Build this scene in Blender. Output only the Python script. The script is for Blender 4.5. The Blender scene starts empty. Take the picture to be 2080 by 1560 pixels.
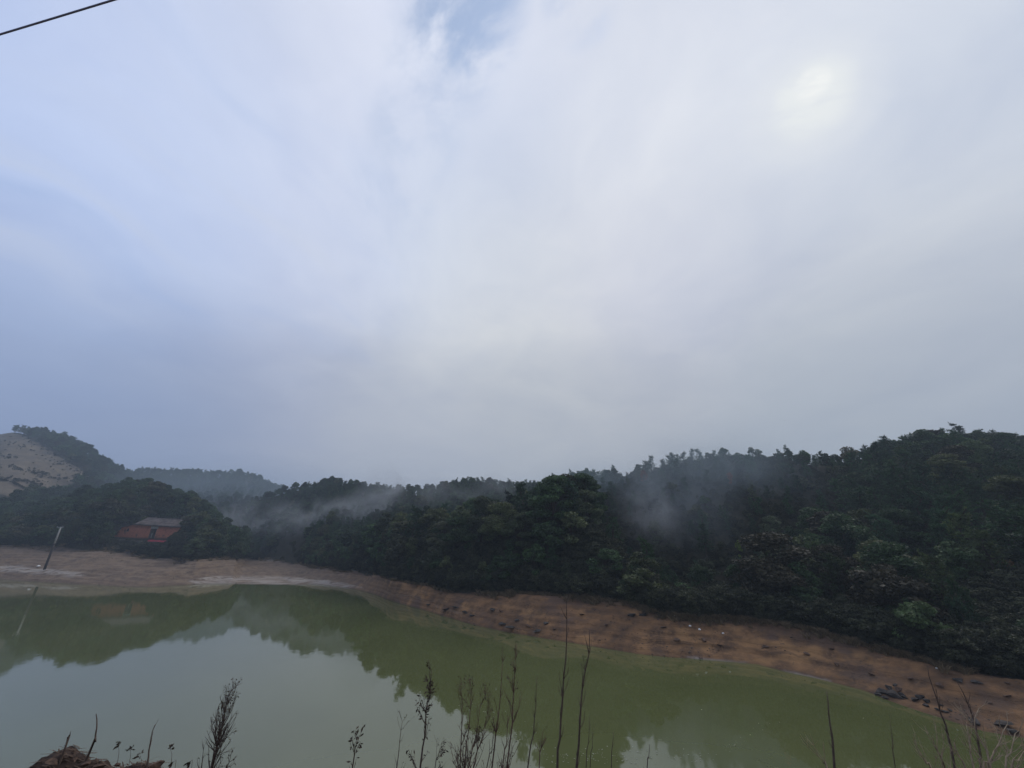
import bpy, bmesh, math, random
import numpy as np
from mathutils import Vector, Matrix
random.seed(7); RNG = np.random.default_rng(11)
R = math.radians
scene = bpy.context.scene
COL = scene.collection

# ------------------------------------------------------------------ camera, sky, sun, exposure
F, W, H = 775.0, 2080, 1560            # focal length in photograph pixels
PITCH = R(21.7); CAM_H = 7.4
SUN_EL, SUN_AZ = R(44), R(44)
cam_d = bpy.data.cameras.new('camera'); cam = bpy.data.objects.new('camera', cam_d); COL.objects.link(cam)
cam_d.sensor_width = 36; cam_d.lens = 36*F/W; cam_d.clip_start = .05; cam_d.clip_end = 6000
cam.location = (0, 0, CAM_H); cam.rotation_euler = (R(90)+PITCH, 0, 0)
scene.camera = cam
vs = scene.view_settings
vs.view_transform = 'Standard'; vs.look = 'None'; vs.exposure = 0; vs.gamma = 1; vs.use_curve_mapping = False
CT, ST = math.cos(PITCH), math.sin(PITCH)
try:
    scene.cycles.max_bounces = 8; scene.cycles.transparent_max_bounces = 12; scene.cycles.volume_bounces = 0
    scene.cycles.use_denoising = True
    scene.cycles.caustics_reflective = False; scene.cycles.caustics_refractive = False
except Exception: pass

def pdir(px, py):
    u, v = (px-1040)/F, (780-py)/F
    return u, CT - v*ST, ST + v*CT
def ps(px, py):
    u, y, z = pdir(px, py); return u/y, z/y          # (x/y, elevation tangent)
def P(px, py, Y):
    s, t = ps(px, py); return Vector((s*Y, Y, CAM_H + t*Y))
def project(x, y, z):
    z = z - CAM_H
    d = y*CT + z*ST
    v = (-y*ST + z*CT)/d
    return 1040 + F*x/d, 780 - F*v, d

# node helpers
def nt_new(name):
    m = bpy.data.materials.new(name); m.use_nodes = True
    n = m.node_tree; n.nodes.clear()
    return m, n
class G:
    def __init__(s, tree): s.t = tree
    def n(s, typ, ins=None, **kw):
        nd = s.t.nodes.new(typ)
        for k, v in kw.items(): setattr(nd, k, v)
        for k, v in (ins or {}).items():
            if isinstance(v, bpy.types.NodeSocket): s.t.links.new(v, nd.inputs[k])
            else: nd.inputs[k].default_value = v
        return nd
    def math(s, op, a, b=0.0, c=None, clamp=False):
        d = {0: a, 1: b}
        if c is not None: d[2] = c
        return s.n('ShaderNodeMath', d, operation=op, use_clamp=clamp).outputs[0]
    def vm(s, op, a, b=None, out=0):
        d = {0: a}
        if b is not None: d[1] = b
        return s.n('ShaderNodeVectorMath', d, operation=op).outputs[out]
    def mix(s, f, a, b, blend='MIX'):
        nd = s.n('ShaderNodeMix', data_type='RGBA', blend_type=blend)
        for sk, v in ((nd.inputs[0], f), (nd.inputs[6], a), (nd.inputs[7], b)):
            if isinstance(v, bpy.types.NodeSocket): s.t.links.new(v, sk)
            else: sk.default_value = v if not (isinstance(v, tuple) and len(v) == 3) else (*v, 1)
        return nd.outputs[2]
    def ramp(s, f, lo, hi, a=0., b=1., mode='SMOOTHSTEP'):
        return s.n('ShaderNodeMapRange', {0: f, 1: lo, 2: hi, 3: a, 4: b}, interpolation_type=mode).outputs[0]
    def noise(s, vec, scale, detail=4, rough=.55, dist=0.):
        return s.n('ShaderNodeTexNoise', {'Vector': vec, 'Scale': scale, 'Detail': detail, 'Roughness': rough, 'Distortion': dist}).outputs[0]

def lin(r, g, b):
    f = lambda c: c/12.92 if c <= .04045 else ((c+.055)/1.055)**2.4
    return (f(r/255), f(g/255), f(b/255))

# world: thin blue sky showing through a layer of stratus, sun hidden behind it
world = bpy.data.worlds.new('World'); scene.world = world; world.use_nodes = True
wt = world.node_tree; wt.nodes.clear(); g = G(wt)
D = g.n('ShaderNodeTexCoord').outputs['Generated']
D = g.vm('NORMALIZE', D)
sky = g.n('ShaderNodeTexSky', sky_type='NISHITA', sun_disc=False, sun_elevation=SUN_EL, sun_rotation=SUN_AZ, air_density=1.6, dust_density=1.0, ozone_density=3.0)
sep = g.n('ShaderNodeSeparateXYZ', {0: D})
dz = sep.outputs[2]
dzc = g.math('MAXIMUM', dz, 0.0)
inv = g.math('DIVIDE', 1.0, g.math('ADD', dzc, .16))
plane = g.vm('MULTIPLY', D, g.n('ShaderNodeCombineXYZ', {0: inv, 1: inv, 2: inv}).outputs[0])
wob = g.n('ShaderNodeTexNoise', {'Vector': plane, 'Scale': .9, 'Detail': 3}).outputs[1]
warp = g.vm('ADD', plane, g.vm('SCALE', g.vm('SUBTRACT', wob, (.5, .5, .5)), None)) 
wt.nodes[-1].inputs  # (warp node)
for nd in wt.nodes:
    if nd.type == 'VECT_MATH' and nd.operation == 'SCALE': nd.inputs[3].default_value = .9
n1 = g.noise(warp, .75, 5, .5)
st_vec = g.vm('MULTIPLY', warp, (1.15, .75, 1.0))
n2 = g.noise(st_vec, 1.5, 6, .55)
n3 = g.noise(warp, 3.2, 5, .55)
def fdir(px, py): return tuple(Vector(pdir(px, py)).normalized())
# colour of the cloud layer over the sky: greyer low down, bluer and thinner away from the sun, brighter round it
TONES = [((60, 330), (176, 194, 231)), ((-200, 150), (174, 192, 229)), ((330, 300), (188, 201, 229)), ((400, 90), (202, 211, 229)), ((120, 40), (190, 201, 231)), ((720, 120), (221, 224, 236)),
         ((740, 300), (219, 222, 235)), ((1020, 130), (211, 216, 231)), ((980, 380), (201, 208, 222)), ((620, 520), (196, 203, 222)), ((150, 600), (174, 189, 218)), ((1040, 620), (201, 205, 212)),
         ((40, 800), (136, 155, 194)), ((330, 800), (146, 161, 192)), ((560, 780), (168, 176, 198)), ((800, 800), (182, 188, 200)), ((1100, 800), (184, 189, 197)), ((1450, 130), (214, 218, 227)),
         ((1650, 260), (222, 226, 232)), ((1850, 190), (194, 203, 217)), ((2050, 120), (200, 206, 220)), ((1480, 380), (205, 210, 219)), ((1880, 380), (205, 210, 217)), ((1400, 520), (199, 203, 213)),
         ((1750, 600), (190, 195, 203)), ((1300, 780), (183, 187, 195)), ((1700, 800), (172, 180, 190)), ((2060, 720), (168, 177, 190)), ((2300, 400), (188, 195, 207)), ((-400, 700), (138, 157, 198)),
         ((850, 290), (194, 205, 227)), ((800, 430), (190, 201, 222)), ((930, 500), (206, 211, 220)), ((600, 420), (188, 198, 224)), ((230, 480), (174, 190, 226)), ((300, 180), (190, 202, 230)), ((1260, 30), (212, 216, 226)), ((1330, 100), (218, 221, 229)), ((1240, 350), (202, 208, 222)), ((1190, 500), (208, 211, 216)), ((1330, 530), (196, 198, 213)), ((1550, 560), (190, 194, 206)), ((1560, 130), (219, 222, 230)), ((1930, 560), (186, 191, 203)), ((600, -300), (200, 208, 230)), ((1300, -300), (206, 211, 224))]
OUT = [((-.8, -.6, .25), (150, 166, 202)), ((.8, -.6, .25), (170, 178, 194)), ((0, -1, .3), (160, 172, 200)), ((-.6, -.5, .7), (176, 190, 224)), ((.6, -.5, .7), (192, 198, 212)), ((0, -.5, .9), (190, 198, 222)), ((-1, .1, .4), (150, 170, 212)), ((1, .1, .4), (180, 188, 202))]
ctrl = [(fdir(*p), lin(*c), 62.) for p, c in TONES] + [(tuple(Vector(d).normalized()), lin(*c), 12.) for d, c in OUT]
soft = g.vm('ADD', D, g.n('ShaderNodeVectorMath', {0: g.vm('SUBTRACT', wob, (.5, .5, .5)), 3: .22}, operation='SCALE').outputs[0])
soft = g.vm('NORMALIZE', soft)
acc = None; wsum = None
for d_, c_, k_ in ctrl:
    wgt = g.math('EXPONENT', g.math('MULTIPLY', g.math('SUBTRACT', g.vm('DOT_PRODUCT', soft, d_, out=1), 1.0), k_))
    term = g.n('ShaderNodeVectorMath', {0: c_, 3: wgt}, operation='SCALE').outputs[0]
    acc = term if acc is None else g.vm('ADD', acc, term)
    wsum = wgt if wsum is None else g.math('ADD', wsum, wgt)
cl = g.n('ShaderNodeVectorMath', {0: acc, 3: g.math('DIVIDE', 1.0, wsum)}, operation='SCALE').outputs[0]
def spot(px, py, deg_in, deg_out, amp=.9):
    dd = g.vm('DOT_PRODUCT', D, fdir(px, py), out=1)
    dd = g.math('ADD', dd, g.math('MULTIPLY', g.math('SUBTRACT', n3, .5), (1-math.cos(R(deg_out)))*amp))
    return g.ramp(dd, math.cos(R(deg_out)), math.cos(R(deg_in)))
# thicker and thinner stretches of the layer, drawn out in streaks
tex = g.math('ADD', g.math('MULTIPLY', g.math('SUBTRACT', n2, .5), .42), g.math('MULTIPLY', g.math('SUBTRACT', n3, .5), .27))
tex = g.math('MULTIPLY', tex, g.ramp(dz, .12, .45, .35, 1.0))
cl = g.n('ShaderNodeVectorMath', {0: cl, 3: g.ramp(dz, .1, .6, 1.0, 1.17)}, operation='SCALE').outputs[0]
cl = g.vm('MULTIPLY', cl, g.n('ShaderNodeCombineXYZ', {0: g.math('ADD', 1.0, tex), 1: g.math('ADD', 1.0, g.math('MULTIPLY', tex, .85)), 2: g.math('ADD', 1.0, g.math('MULTIPLY', tex, .5))}).outputs[0])
# streaks of thin cloud over blue on the side away from the sun
rot = g.n('ShaderNodeCombineXYZ', {0: g.math('MULTIPLY', g.vm('DOT_PRODUCT', warp, (.5, .866, 0), out=1), .8), 1: g.math('MULTIPLY', g.vm('DOT_PRODUCT', warp, (-.866, .5, 0), out=1), 2.6), 2: 0.0}).outputs[0]
n5 = g.noise(rot, 1.1, 5, .5, .15)
side = g.math('MULTIPLY', spot(-60, 300, 4, 46, .4), g.ramp(dz, .26, .44))
cl = g.mix(g.math('MULTIPLY', side, g.ramp(n5, .48, .74, 0, .62)), cl, lin(210, 217, 232))
cl = g.mix(g.math('MULTIPLY', side, g.ramp(n5, .24, .50, .55, 0)), cl, lin(158, 184, 229))
# the sun behind ragged cloud
n4 = g.noise(warp, 7.0, 5, .6)
rag = g.ramp(n4, .36, .60)
cl = g.mix(g.math('MULTIPLY', spot(1650, 205, 0, 7, 1.2), .38), cl, lin(236, 239, 241))
cl = g.mix(g.math('MULTIPLY', g.math('MULTIPLY', spot(1652, 200, 0, 4.2, 2.0), rag), .65), cl, lin(246, 249, 246))
n6 = g.noise(warp, 15.0, 4, .6)
cl = g.mix(g.math('MULTIPLY', g.math('MULTIPLY', spot(1650, 173, 0, 1.8, 2.6), g.ramp(n6, .32, .56, .2, 1.0)), .85), cl, lin(254, 255, 252))
# openings in the cloud layer where the blue sky shows
gap = g.math('MULTIPLY', spot(925, -10, 0, 8, 2.5), g.ramp(n4, .38, .66, .0, .9))
gap = g.math('MAXIMUM', gap, g.math('MULTIPLY', spot(1195, -10, 0, 5, 2.5), g.ramp(n4, .42, .66, .0, .6)))
gap = g.math('MAXIMUM', gap, g.math('MULTIPLY', spot(905, 110, 0, 8, 2), g.ramp(n4, .36, .66, .0, .38)))
gap = g.math('MAXIMUM', gap, g.math('MULTIPLY', spot(850, 275, 0, 7, 2), g.ramp(n4, .36, .66, .0, .30)))
gap = g.math('MAXIMUM', gap, g.math('MULTIPLY', spot(795, 420, 0, 6, 2), g.ramp(n4, .36, .66, .0, .26)))
gap = g.math('MULTIPLY', gap, .8, clamp=True)
below = g.ramp(dz, -.05, 0.0)
cl = g.mix(below, lin(110, 114, 118), cl)
bg_sky = g.n('ShaderNodeBackground', {0: sky.outputs[0], 1: .15})
bg_cloud = g.n('ShaderNodeBackground', {0: cl, 1: 1.0})
mx = g.n('ShaderNodeMixShader', {0: gap, 1: bg_cloud.outputs[0], 2: bg_sky.outputs[0]})
wo = g.n('ShaderNodeOutputWorld', {0: mx.outputs[0]})

sun_d = bpy.data.lights.new('sun', 'SUN'); sun_d.energy = .95; sun_d.angle = R(22); sun_d.color = (1, .96, .9)
sun = bpy.data.objects.new('sun', sun_d); COL.objects.link(sun)
sdir = Vector((math.sin(SUN_AZ)*math.cos(SUN_EL), math.cos(SUN_AZ)*math.cos(SUN_EL), math.sin(SUN_EL)))
sun.rotation_euler = sdir.to_track_quat('Z', 'Y').to_euler()
sun.location = (0, 0, 60)

# ------------------------------------------------------------------ object helpers
def mesh_from(name, verts, faces, mat=None, smooth=False):
    me = bpy.data.meshes.new(name); me.from_pydata([tuple(v) for v in verts], [], faces)
    if mat: me.materials.append(mat)
    if smooth: me.polygons.foreach_set('use_smooth', [True]*len(me.polygons))
    me.update(); return me
def link(name, data, parent=None, loc=None):
    o = bpy.data.objects.new(name, data); COL.objects.link(o)
    if parent: o.parent = parent
    if loc is not None: o.location = loc
    return o
def tag(o, label=None, cat=None, group=None, kind=None):
    if label: o['label'] = label
    if cat: o['category'] = cat
    if group: o['group'] = group
    if kind: o['kind'] = kind
    return o
def thing(name, label, cat, loc=(0, 0, 0), rz=0, group=None):
    o = link(name, None, None, loc); o.rotation_euler.z = rz; o.empty_display_size = .2
    return tag(o, label, cat, group)
class MB:
    """collects shapes for one mesh"""
    def __init__(s): s.v = []; s.f = []
    def box(s, lo, hi, shear=None):
        n = len(s.v)
        for x in (lo[0], hi[0]):
            for y in (lo[1], hi[1]):
                for z in (lo[2], hi[2]): s.v.append((x, y, z))
        s.f += [[n+i for i in q] for q in ((0, 1, 3, 2), (4, 6, 7, 5), (0, 4, 5, 1), (2, 3, 7, 6), (0, 2, 6, 4), (1, 5, 7, 3))]
    def hexa(s, pts):
        """8 points: lower four, then upper four, both counter-clockwise from above"""
        n = len(s.v); s.v += [tuple(p) for p in pts]
        s.f += [[n+i for i in q] for q in ((3, 2, 1, 0), (4, 5, 6, 7), (0, 1, 5, 4), (1, 2, 6, 5), (2, 3, 7, 6), (3, 0, 4, 7))]
    def tube(s, pts, rads, sides=5, cap=True):
        pts = [Vector(p) for p in pts]; n0 = len(s.v); m = len(pts)
        for i, p in enumerate(pts):
            d = (pts[min(i+1, m-1)] - pts[max(i-1, 0)])
            d = d.normalized() if d.length > 1e-9 else Vector((0, 0, 1))
            a = d.cross(Vector((1, 0, 0)) if abs(d.x) < .8 else Vector((0, 1, 0))).normalized(); b = d.cross(a)
            for k in range(sides):
                w = 2*math.pi*k/sides
                s.v.append(tuple(p + (a*math.cos(w) + b*math.sin(w))*rads[i]))
        for i in range(m-1):
            for k in range(sides):
                k2 = (k+1) % sides
                s.f.append([n0+i*sides+k, n0+i*sides+k2, n0+(i+1)*sides+k2, n0+(i+1)*sides+k])
        if cap:
            s.f.append([n0+k for k in range(sides)][::-1]); s.f.append([n0+(m-1)*sides+k for k in range(sides)])
    def quad(s, c, a, b):
        n = len(s.v); c, a, b = Vector(c), Vector(a), Vector(b)
        s.v += [tuple(c-a-b), tuple(c+a-b*.6), tuple(c+a*.7+b), tuple(c-a*.6+b*.8)]
        s.f.append([n, n+1, n+2, n+3])
    def tri(s, a, b, c):
        n = len(s.v); s.v += [tuple(a), tuple(b), tuple(c)]; s.f.append([n, n+1, n+2])
    def build(s, name, mat, parent=None, smooth=False, loc=None):
        return link(name, mesh_from(name, s.v, s.f, mat, smooth), parent, loc)
def rv():
    while True:
        v = Vector((random.uniform(-1, 1), random.uniform(-1, 1), random.uniform(-1, 1)))
        if .05 < v.length < 1: return v.normalized()

# ------------------------------------------------------------------ materials
def mat_simple(name, col, rough=.85, vary=.25, scale=6., bump=0., spec=.3):
    m, n = nt_new(name); g = G(n)
    co = g.n('ShaderNodeTexCoord').outputs['Object']
    no = g.noise(co, scale, 5)
    c = g.mix(g.ramp(no, .3, .7), tuple(x*(1-vary) for x in col), tuple(min(1, x*(1+vary)) for x in col))
    b = g.n('ShaderNodeBsdfPrincipled', {'Base Color': c, 'Roughness': rough, 'Specular IOR Level': spec})
    if bump:
        g.n('ShaderNodeBump'); bn = n.nodes[-1]; bn.inputs['Strength'].default_value = bump; bn.inputs['Distance'].default_value = .05
        n.links.new(no, bn.inputs['Height']); n.links.new(bn.outputs[0], b.inputs['Normal'])
    g.n('ShaderNodeOutputMaterial', {0: b.outputs[0]})
    return m
def mat_leaf(name, hue_vary=.5):
    """foliage: colour of the tree (object colour) with variation from tree to tree and spray to spray"""
    m, n = nt_new(name); g = G(n)
    oi = g.n('ShaderNodeObjectInfo'); co = g.n('ShaderNodeTexCoord').outputs['Object']
    no = g.noise(co, 1.3, 3); rnd = oi.outputs['Random']
    k = g.math('MULTIPLY', g.ramp(no, .3, .72, .55, 1.6), g.ramp(rnd, 0, 1, 1-hue_vary, 1+hue_vary, 'LINEAR'))
    c = g.mix(1.0, oi.outputs['Color'], g.n('ShaderNodeCombineColor', {0: k, 1: k, 2: g.math('MULTIPLY', k, .92)}).outputs[0], 'MULTIPLY')
    d = g.n('ShaderNodeBsdfPrincipled', {'Base Color': c, 'Roughness': .6, 'Specular IOR Level': .25})
    tr = g.n('ShaderNodeBsdfTranslucent', {0: c})
    mx = g.n('ShaderNodeMixShader', {0: .25, 1: d.outputs[0], 2: tr.outputs[0]})
    g.n('ShaderNodeOutputMaterial', {0: mx.outputs[0]})
    return m
M_LEAF = mat_leaf('leaf'); M_NEEDLE = mat_leaf('needle', .4)
M_BARK = mat_simple('bark', (.05, .035, .025), .9, .3, 8)
M_BRICK = None

def mat_shore():
    m, n = nt_new('drawdown_earth'); g = G(n)
    geo = g.n('ShaderNodeNewGeometry'); pos = geo.outputs['Position']
    sp = g.n('ShaderNodeSeparateXYZ', {0: pos}); x, y, z = sp.outputs
    red = g.n('ShaderNodeAttribute', attribute_name='red').outputs['Fac']
    ac = g.n('ShaderNodeAttribute', attribute_name='across').outputs['Fac']
    big = g.noise(pos, .22, 5, .6); mid = g.noise(pos, .9, 6, .62); fine = g.noise(pos, 5.0, 6, .65)
    a = g.mix(g.ramp(mid, .3, .7), (.092, .055, .033), (.215, .115, .053))         # red clay
    a = g.mix(g.math('MULTIPLY', g.ramp(fine, .45, .75), g.ramp(big, .35, .6)), a, (.29, .160, .075))
    a = g.mix(g.ramp(g.noise(pos, .45, 3, .5), .52, .70), a, (.28, .155, .068))
    a = g.mix(g.ramp(g.noise(g.vm('ADD', pos, (40, 7, 0)), .35, 4, .6), .52, .66), a, (.110, .068, .046))
    b = g.mix(g.ramp(mid, .3, .7), (.125, .086, .060), (.215, .155, .100))         # tan mud
    b = g.mix(g.math('MULTIPLY', g.ramp(fine, .45, .7), .6), b, (.10, .062, .05))
    c = g.mix(red, b, a)
    # strand lines left by the falling water: thin dark and pale bands along the contours
    zz = g.math('ADD', g.math('MULTIPLY', z, 4.2), g.math('MULTIPLY', g.noise(pos, .5, 4), 3.0))
    band = g.noise(g.n('ShaderNodeCombineXYZ', {0: g.math('MULTIPLY', x, .05), 1: g.math('MULTIPLY', y, .05), 2: zz}).outputs[0], 1.0, 4, .6)
    c = g.mix(g.math('MULTIPLY', g.ramp(band, .56, .66), .42), c, (.065, .040, .026))
    c = g.mix(g.math('MULTIPLY', g.ramp(band, .30, .40, 1, 0), .40), c, (.23, .165, .115))
    # dark stony patches
    c = g.mix(g.math('MULTIPLY', g.ramp(big, .55, .66), g.ramp(fine, .44, .62, .05, .8)), c, (.046, .033, .027))
    # pale silt left in flat strips on the tan side
    sl_ = g.n('ShaderNodeAttribute', attribute_name='silt').outputs['Fac']
    silt = g.math('MULTIPLY', sl_, g.ramp(g.noise(g.vm('MULTIPLY', pos, (.25, 1.2, 1)), 1.1, 5, .65), .40, .56))
    c = g.mix(g.math('MULTIPLY', silt, .9), c, (.33, .285, .24))
    # damp edge
    c = g.mix(g.math('MULTIPLY', g.ramp(z, .0, .16, 1, 0), .45), c, (.050, .034, .024))
    # leaf litter and shadow-loving scrub soil near the trees
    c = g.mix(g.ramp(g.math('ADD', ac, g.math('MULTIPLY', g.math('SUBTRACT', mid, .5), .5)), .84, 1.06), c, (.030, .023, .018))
    hgt = g.math('ADD', g.math('MULTIPLY', fine, .5), g.math('MULTIPLY', band, 1.0))
    bn = g.n('ShaderNodeBump', {'Strength': .7, 'Distance': .18, 'Height': hgt})
    bs = g.n('ShaderNodeBsdfPrincipled', {'Base Color': c, 'Roughness': .9, 'Specular IOR Level': .2, 'Normal': bn.outputs[0]})
    g.n('ShaderNodeOutputMaterial', {0: bs.outputs[0]})
    return m
def mat_hill():
    m, n = nt_new('hill_ground'); g = G(n)
    pos = g.n('ShaderNodeNewGeometry').outputs['Position']
    gr = g.n('ShaderNodeAttribute', attribute_name='meadow').outputs['Fac']
    z = g.n('ShaderNodeSeparateXYZ', {0: pos}).outputs[2]
    mid = g.noise(pos, .16, 5, .6); fine = g.noise(pos, 1.4, 5, .65)
    floor = g.mix(g.ramp(fine, .3, .7), (.016, .017, .010), (.036, .030, .018))
    straw = g.mix(g.ramp(mid, .3, .7), (.100, .082, .064), (.175, .140, .095))
    straw = g.mix(g.math('MULTIPLY', g.ramp(fine, .40, .68), .55), straw, (.085, .070, .050))
    c = g.mix(g.ramp(gr, .25, .6), floor, straw)
    bn = g.n('ShaderNodeBump', {'Strength': .6, 'Distance': .4, 'Height': fine})
    bs = g.n('ShaderNodeBsdfPrincipled', {'Base Color': c, 'Roughness': .95, 'Specular IOR Level': .1, 'Normal': bn.outputs[0]})
    g.n('ShaderNodeOutputMaterial', {0: bs.outputs[0]})
    return m
def mat_water():
    m, n = nt_new('lake_water'); g = G(n)
    pos = g.n('ShaderNodeNewGeometry').outputs['Position']
    silt = g.noise(pos, .05, 4, .6, .6)
    c = g.mix(g.ramp(silt, .35, .68), (.094, .105, .037), (.113, .124, .047))
    v2 = g.vm('MULTIPLY', pos, (1, .7, 1))
    r1 = g.noise(v2, 2.2, 3, .5); r2 = g.noise(pos, .12, 3)
    bn = g.n('ShaderNodeBump', {'Strength': g.ramp(r2, .35, .7, .015, .06), 'Distance': .05, 'Height': r1})
    bs = g.n('ShaderNodeBsdfPrincipled', {'Base Color': c, 'Roughness': .03, 'IOR': 1.78, 'Specular IOR Level': .5, 'Normal': bn.outputs[0]})
    g.n('ShaderNodeOutputMaterial', {0: bs.outputs[0]})
    return m

# ------------------------------------------------------------------ terrain: shore and ridge lines of the valley
def table(rows, f):
    out = sorted(f(*r) for r in rows); return [np.array(c, float) for c in zip(*out)]
WATERLINE = [(-300, 1172), (0, 1177), (150, 1186), (240, 1191), (300, 1193), (380, 1188), (440, 1186), (560, 1187), (640, 1188), (720, 1196), (760, 1208), (800, 1223), (900, 1252), (950, 1267), (1050, 1288), (1120, 1300), (1200, 1313), (1290, 1328), (1330, 1333), (1400, 1338), (1500, 1347), (1540, 1351), (1600, 1366), (1680, 1386), (1750, 1405), (1800, 1425), (1880, 1450), (1950, 1471), (2000, 1486), (2080, 1502), (2300, 1545)]
def _w(px, py):
    s, t = ps(px, py); return s, -CAM_H/t
WS, WY = table(WATERLINE, _w)
BANK = [(-300, 1097, 6.5), (0, 1104, 5.75), (100, 1112, 4.95), (200, 1119, 4.3), (300, 1131, 3.3), (400, 1140, 2.8), (480, 1137, 2.6), (500, 1133, 2.0), (560, 1138, 1.9), (640, 1152, 1.8), (700, 1157, 1.8), (740, 1162, 1.9), (800, 1180, 2.0), (900, 1196, 2.0), (1000, 1202, 2.2), (1100, 1211, 2.2), (1200, 1216, 2.3), (1290, 1229, 2.2), (1340, 1248, 1.9), (1400, 1256, 1.8), (1480, 1256, 1.8), (1560, 1264, 1.75), (1640, 1282, 1.6), (1700, 1297, 1.5), (1800, 1322, 1.35), (1900, 1350, 1.25), (1960, 1365, 1.2), (2080, 1380, 1.2), (2300, 1420, 1.2)]
def _b(px, py, zb):
    s, t = ps(px, py); return s, (CAM_H-zb)/-t, zb
BS, BY, BZ = table(BANK, _b)
# ridges: (px, py of tree tops, distance Y), tree height, front slope, back slope
RIDGES = {
 'headland': ([(600, 1110, 90), (650, 1090, 84), (700, 1078, 76), (780, 1056, 68), (880, 1032, 60), (960, 1018, 57), (1000, 1008, 56), (1040, 992, 55), (1080, 978, 54), (1150, 968, 53), (1200, 985, 52), (1235, 1010, 50), (1260, 1060, 47), (1290, 1110, 44), (1330, 1170, 41), (1360, 1225, 39)], 5.5, .42, .30),
 'shoulder': ([(1360, 1215, 48), (1400, 1160, 50), (1450, 1095, 52), (1500, 1052, 53), (1560, 1045, 53), (1620, 1040, 53), (1700, 1012, 53), (1780, 1000, 53), (1850, 1000, 52), (1950, 992, 52), (2080, 1000, 52), (2400, 1010, 52)], 5.5, .45, .10),
 'right_hill': ([(1560, 1040, 78), (1640, 985, 76), (1690, 935, 74), (1740, 918, 72), (1790, 900, 70), (1860, 884, 69), (1930, 878, 68), (2000, 872, 67), (2080, 885, 66), (2200, 880, 65), (2500, 900, 65)], 4.8, .50, .40),
 'back_ridge': ([(1000, 1010, 104), (1060, 985, 100), (1130, 964, 84), (1210, 947, 66), (1300, 935, 62), (1400, 915, 62), (1500, 909, 63), (1560, 907, 64), (1650, 918, 67), (1720, 922, 72), (1800, 940, 78), (2000, 960, 84)], 2.7, 1.1, .4),
 'cove_ridge': ([(380, 1085, 190), (440, 1062, 186), (480, 1030, 182), (530, 1000, 178), (575, 988, 174), (620, 978, 166), (680, 970, 150), (760, 979, 128), (840, 981, 120), (900, 976, 118), (945, 966, 118), (985, 972, 118), (1060, 980, 118), (1140, 985, 118), (1220, 1010, 116), (1300, 1040, 112)], 3.8, .42, .4),
 'cove_spur': ([(470, 1105, 150), (500, 1075, 146), (560, 1042, 138), (610, 1024, 130), (660, 1013, 122), (740, 1022, 112), (800, 1030, 104), (860, 1030, 100), (900, 1040, 98)], 3.9, .40, .35),
 'far_ridge': ([(200, 975, 270), (250, 955, 268), (290, 950, 265), (340, 950, 262), (390, 953, 258), (440, 955, 255), (480, 953, 252), (530, 963, 250), (575, 985, 250), (620, 1010, 250), (700, 1040, 250)], 5, .40, .4),
 'meadow_hill': ([(-400, 840, 255), (-150, 850, 252), (0, 868, 250), (35, 862, 248), (80, 868, 246), (130, 882, 244), (180, 902, 240), (230, 935, 236), (270, 962, 230), (310, 985, 224), (360, 1010, 215), (420, 1050, 205)], 6, .48, .4),
 'grove': ([(-300, 1040, 128), (-100, 1020, 128), (0, 1046, 127), (60, 1030, 126), (130, 1008, 125), (220, 986, 124), (300, 970, 122), (350, 985, 120), (400, 1003, 117), (440, 1030, 113), (470, 1060, 108), (490, 1090, 104), (500, 1120, 101)], 7, .34, .35),
}
RG = {}
for k, (rows, th, mf, mb) in RIDGES.items():
    def _r(px, py, Y):
        s, t = ps(px, py); return s, Y, CAM_H + t*Y - th*.93
    rs, ry, rz = table(rows, _r)
    # the ridge runs out beyond its ends
    RG[k] = (np.concatenate([[rs[0]-.25], rs, [rs[-1]+.25]]), np.concatenate([[ry[0]], ry, [ry[-1]]]), np.concatenate([[rz[0]-(0 if k in ('meadow_hill', 'grove') else 22)], rz, [rz[-1]-(0 if k in ('shoulder', 'right_hill') else 22)]]), mf, mb, th)

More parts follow.
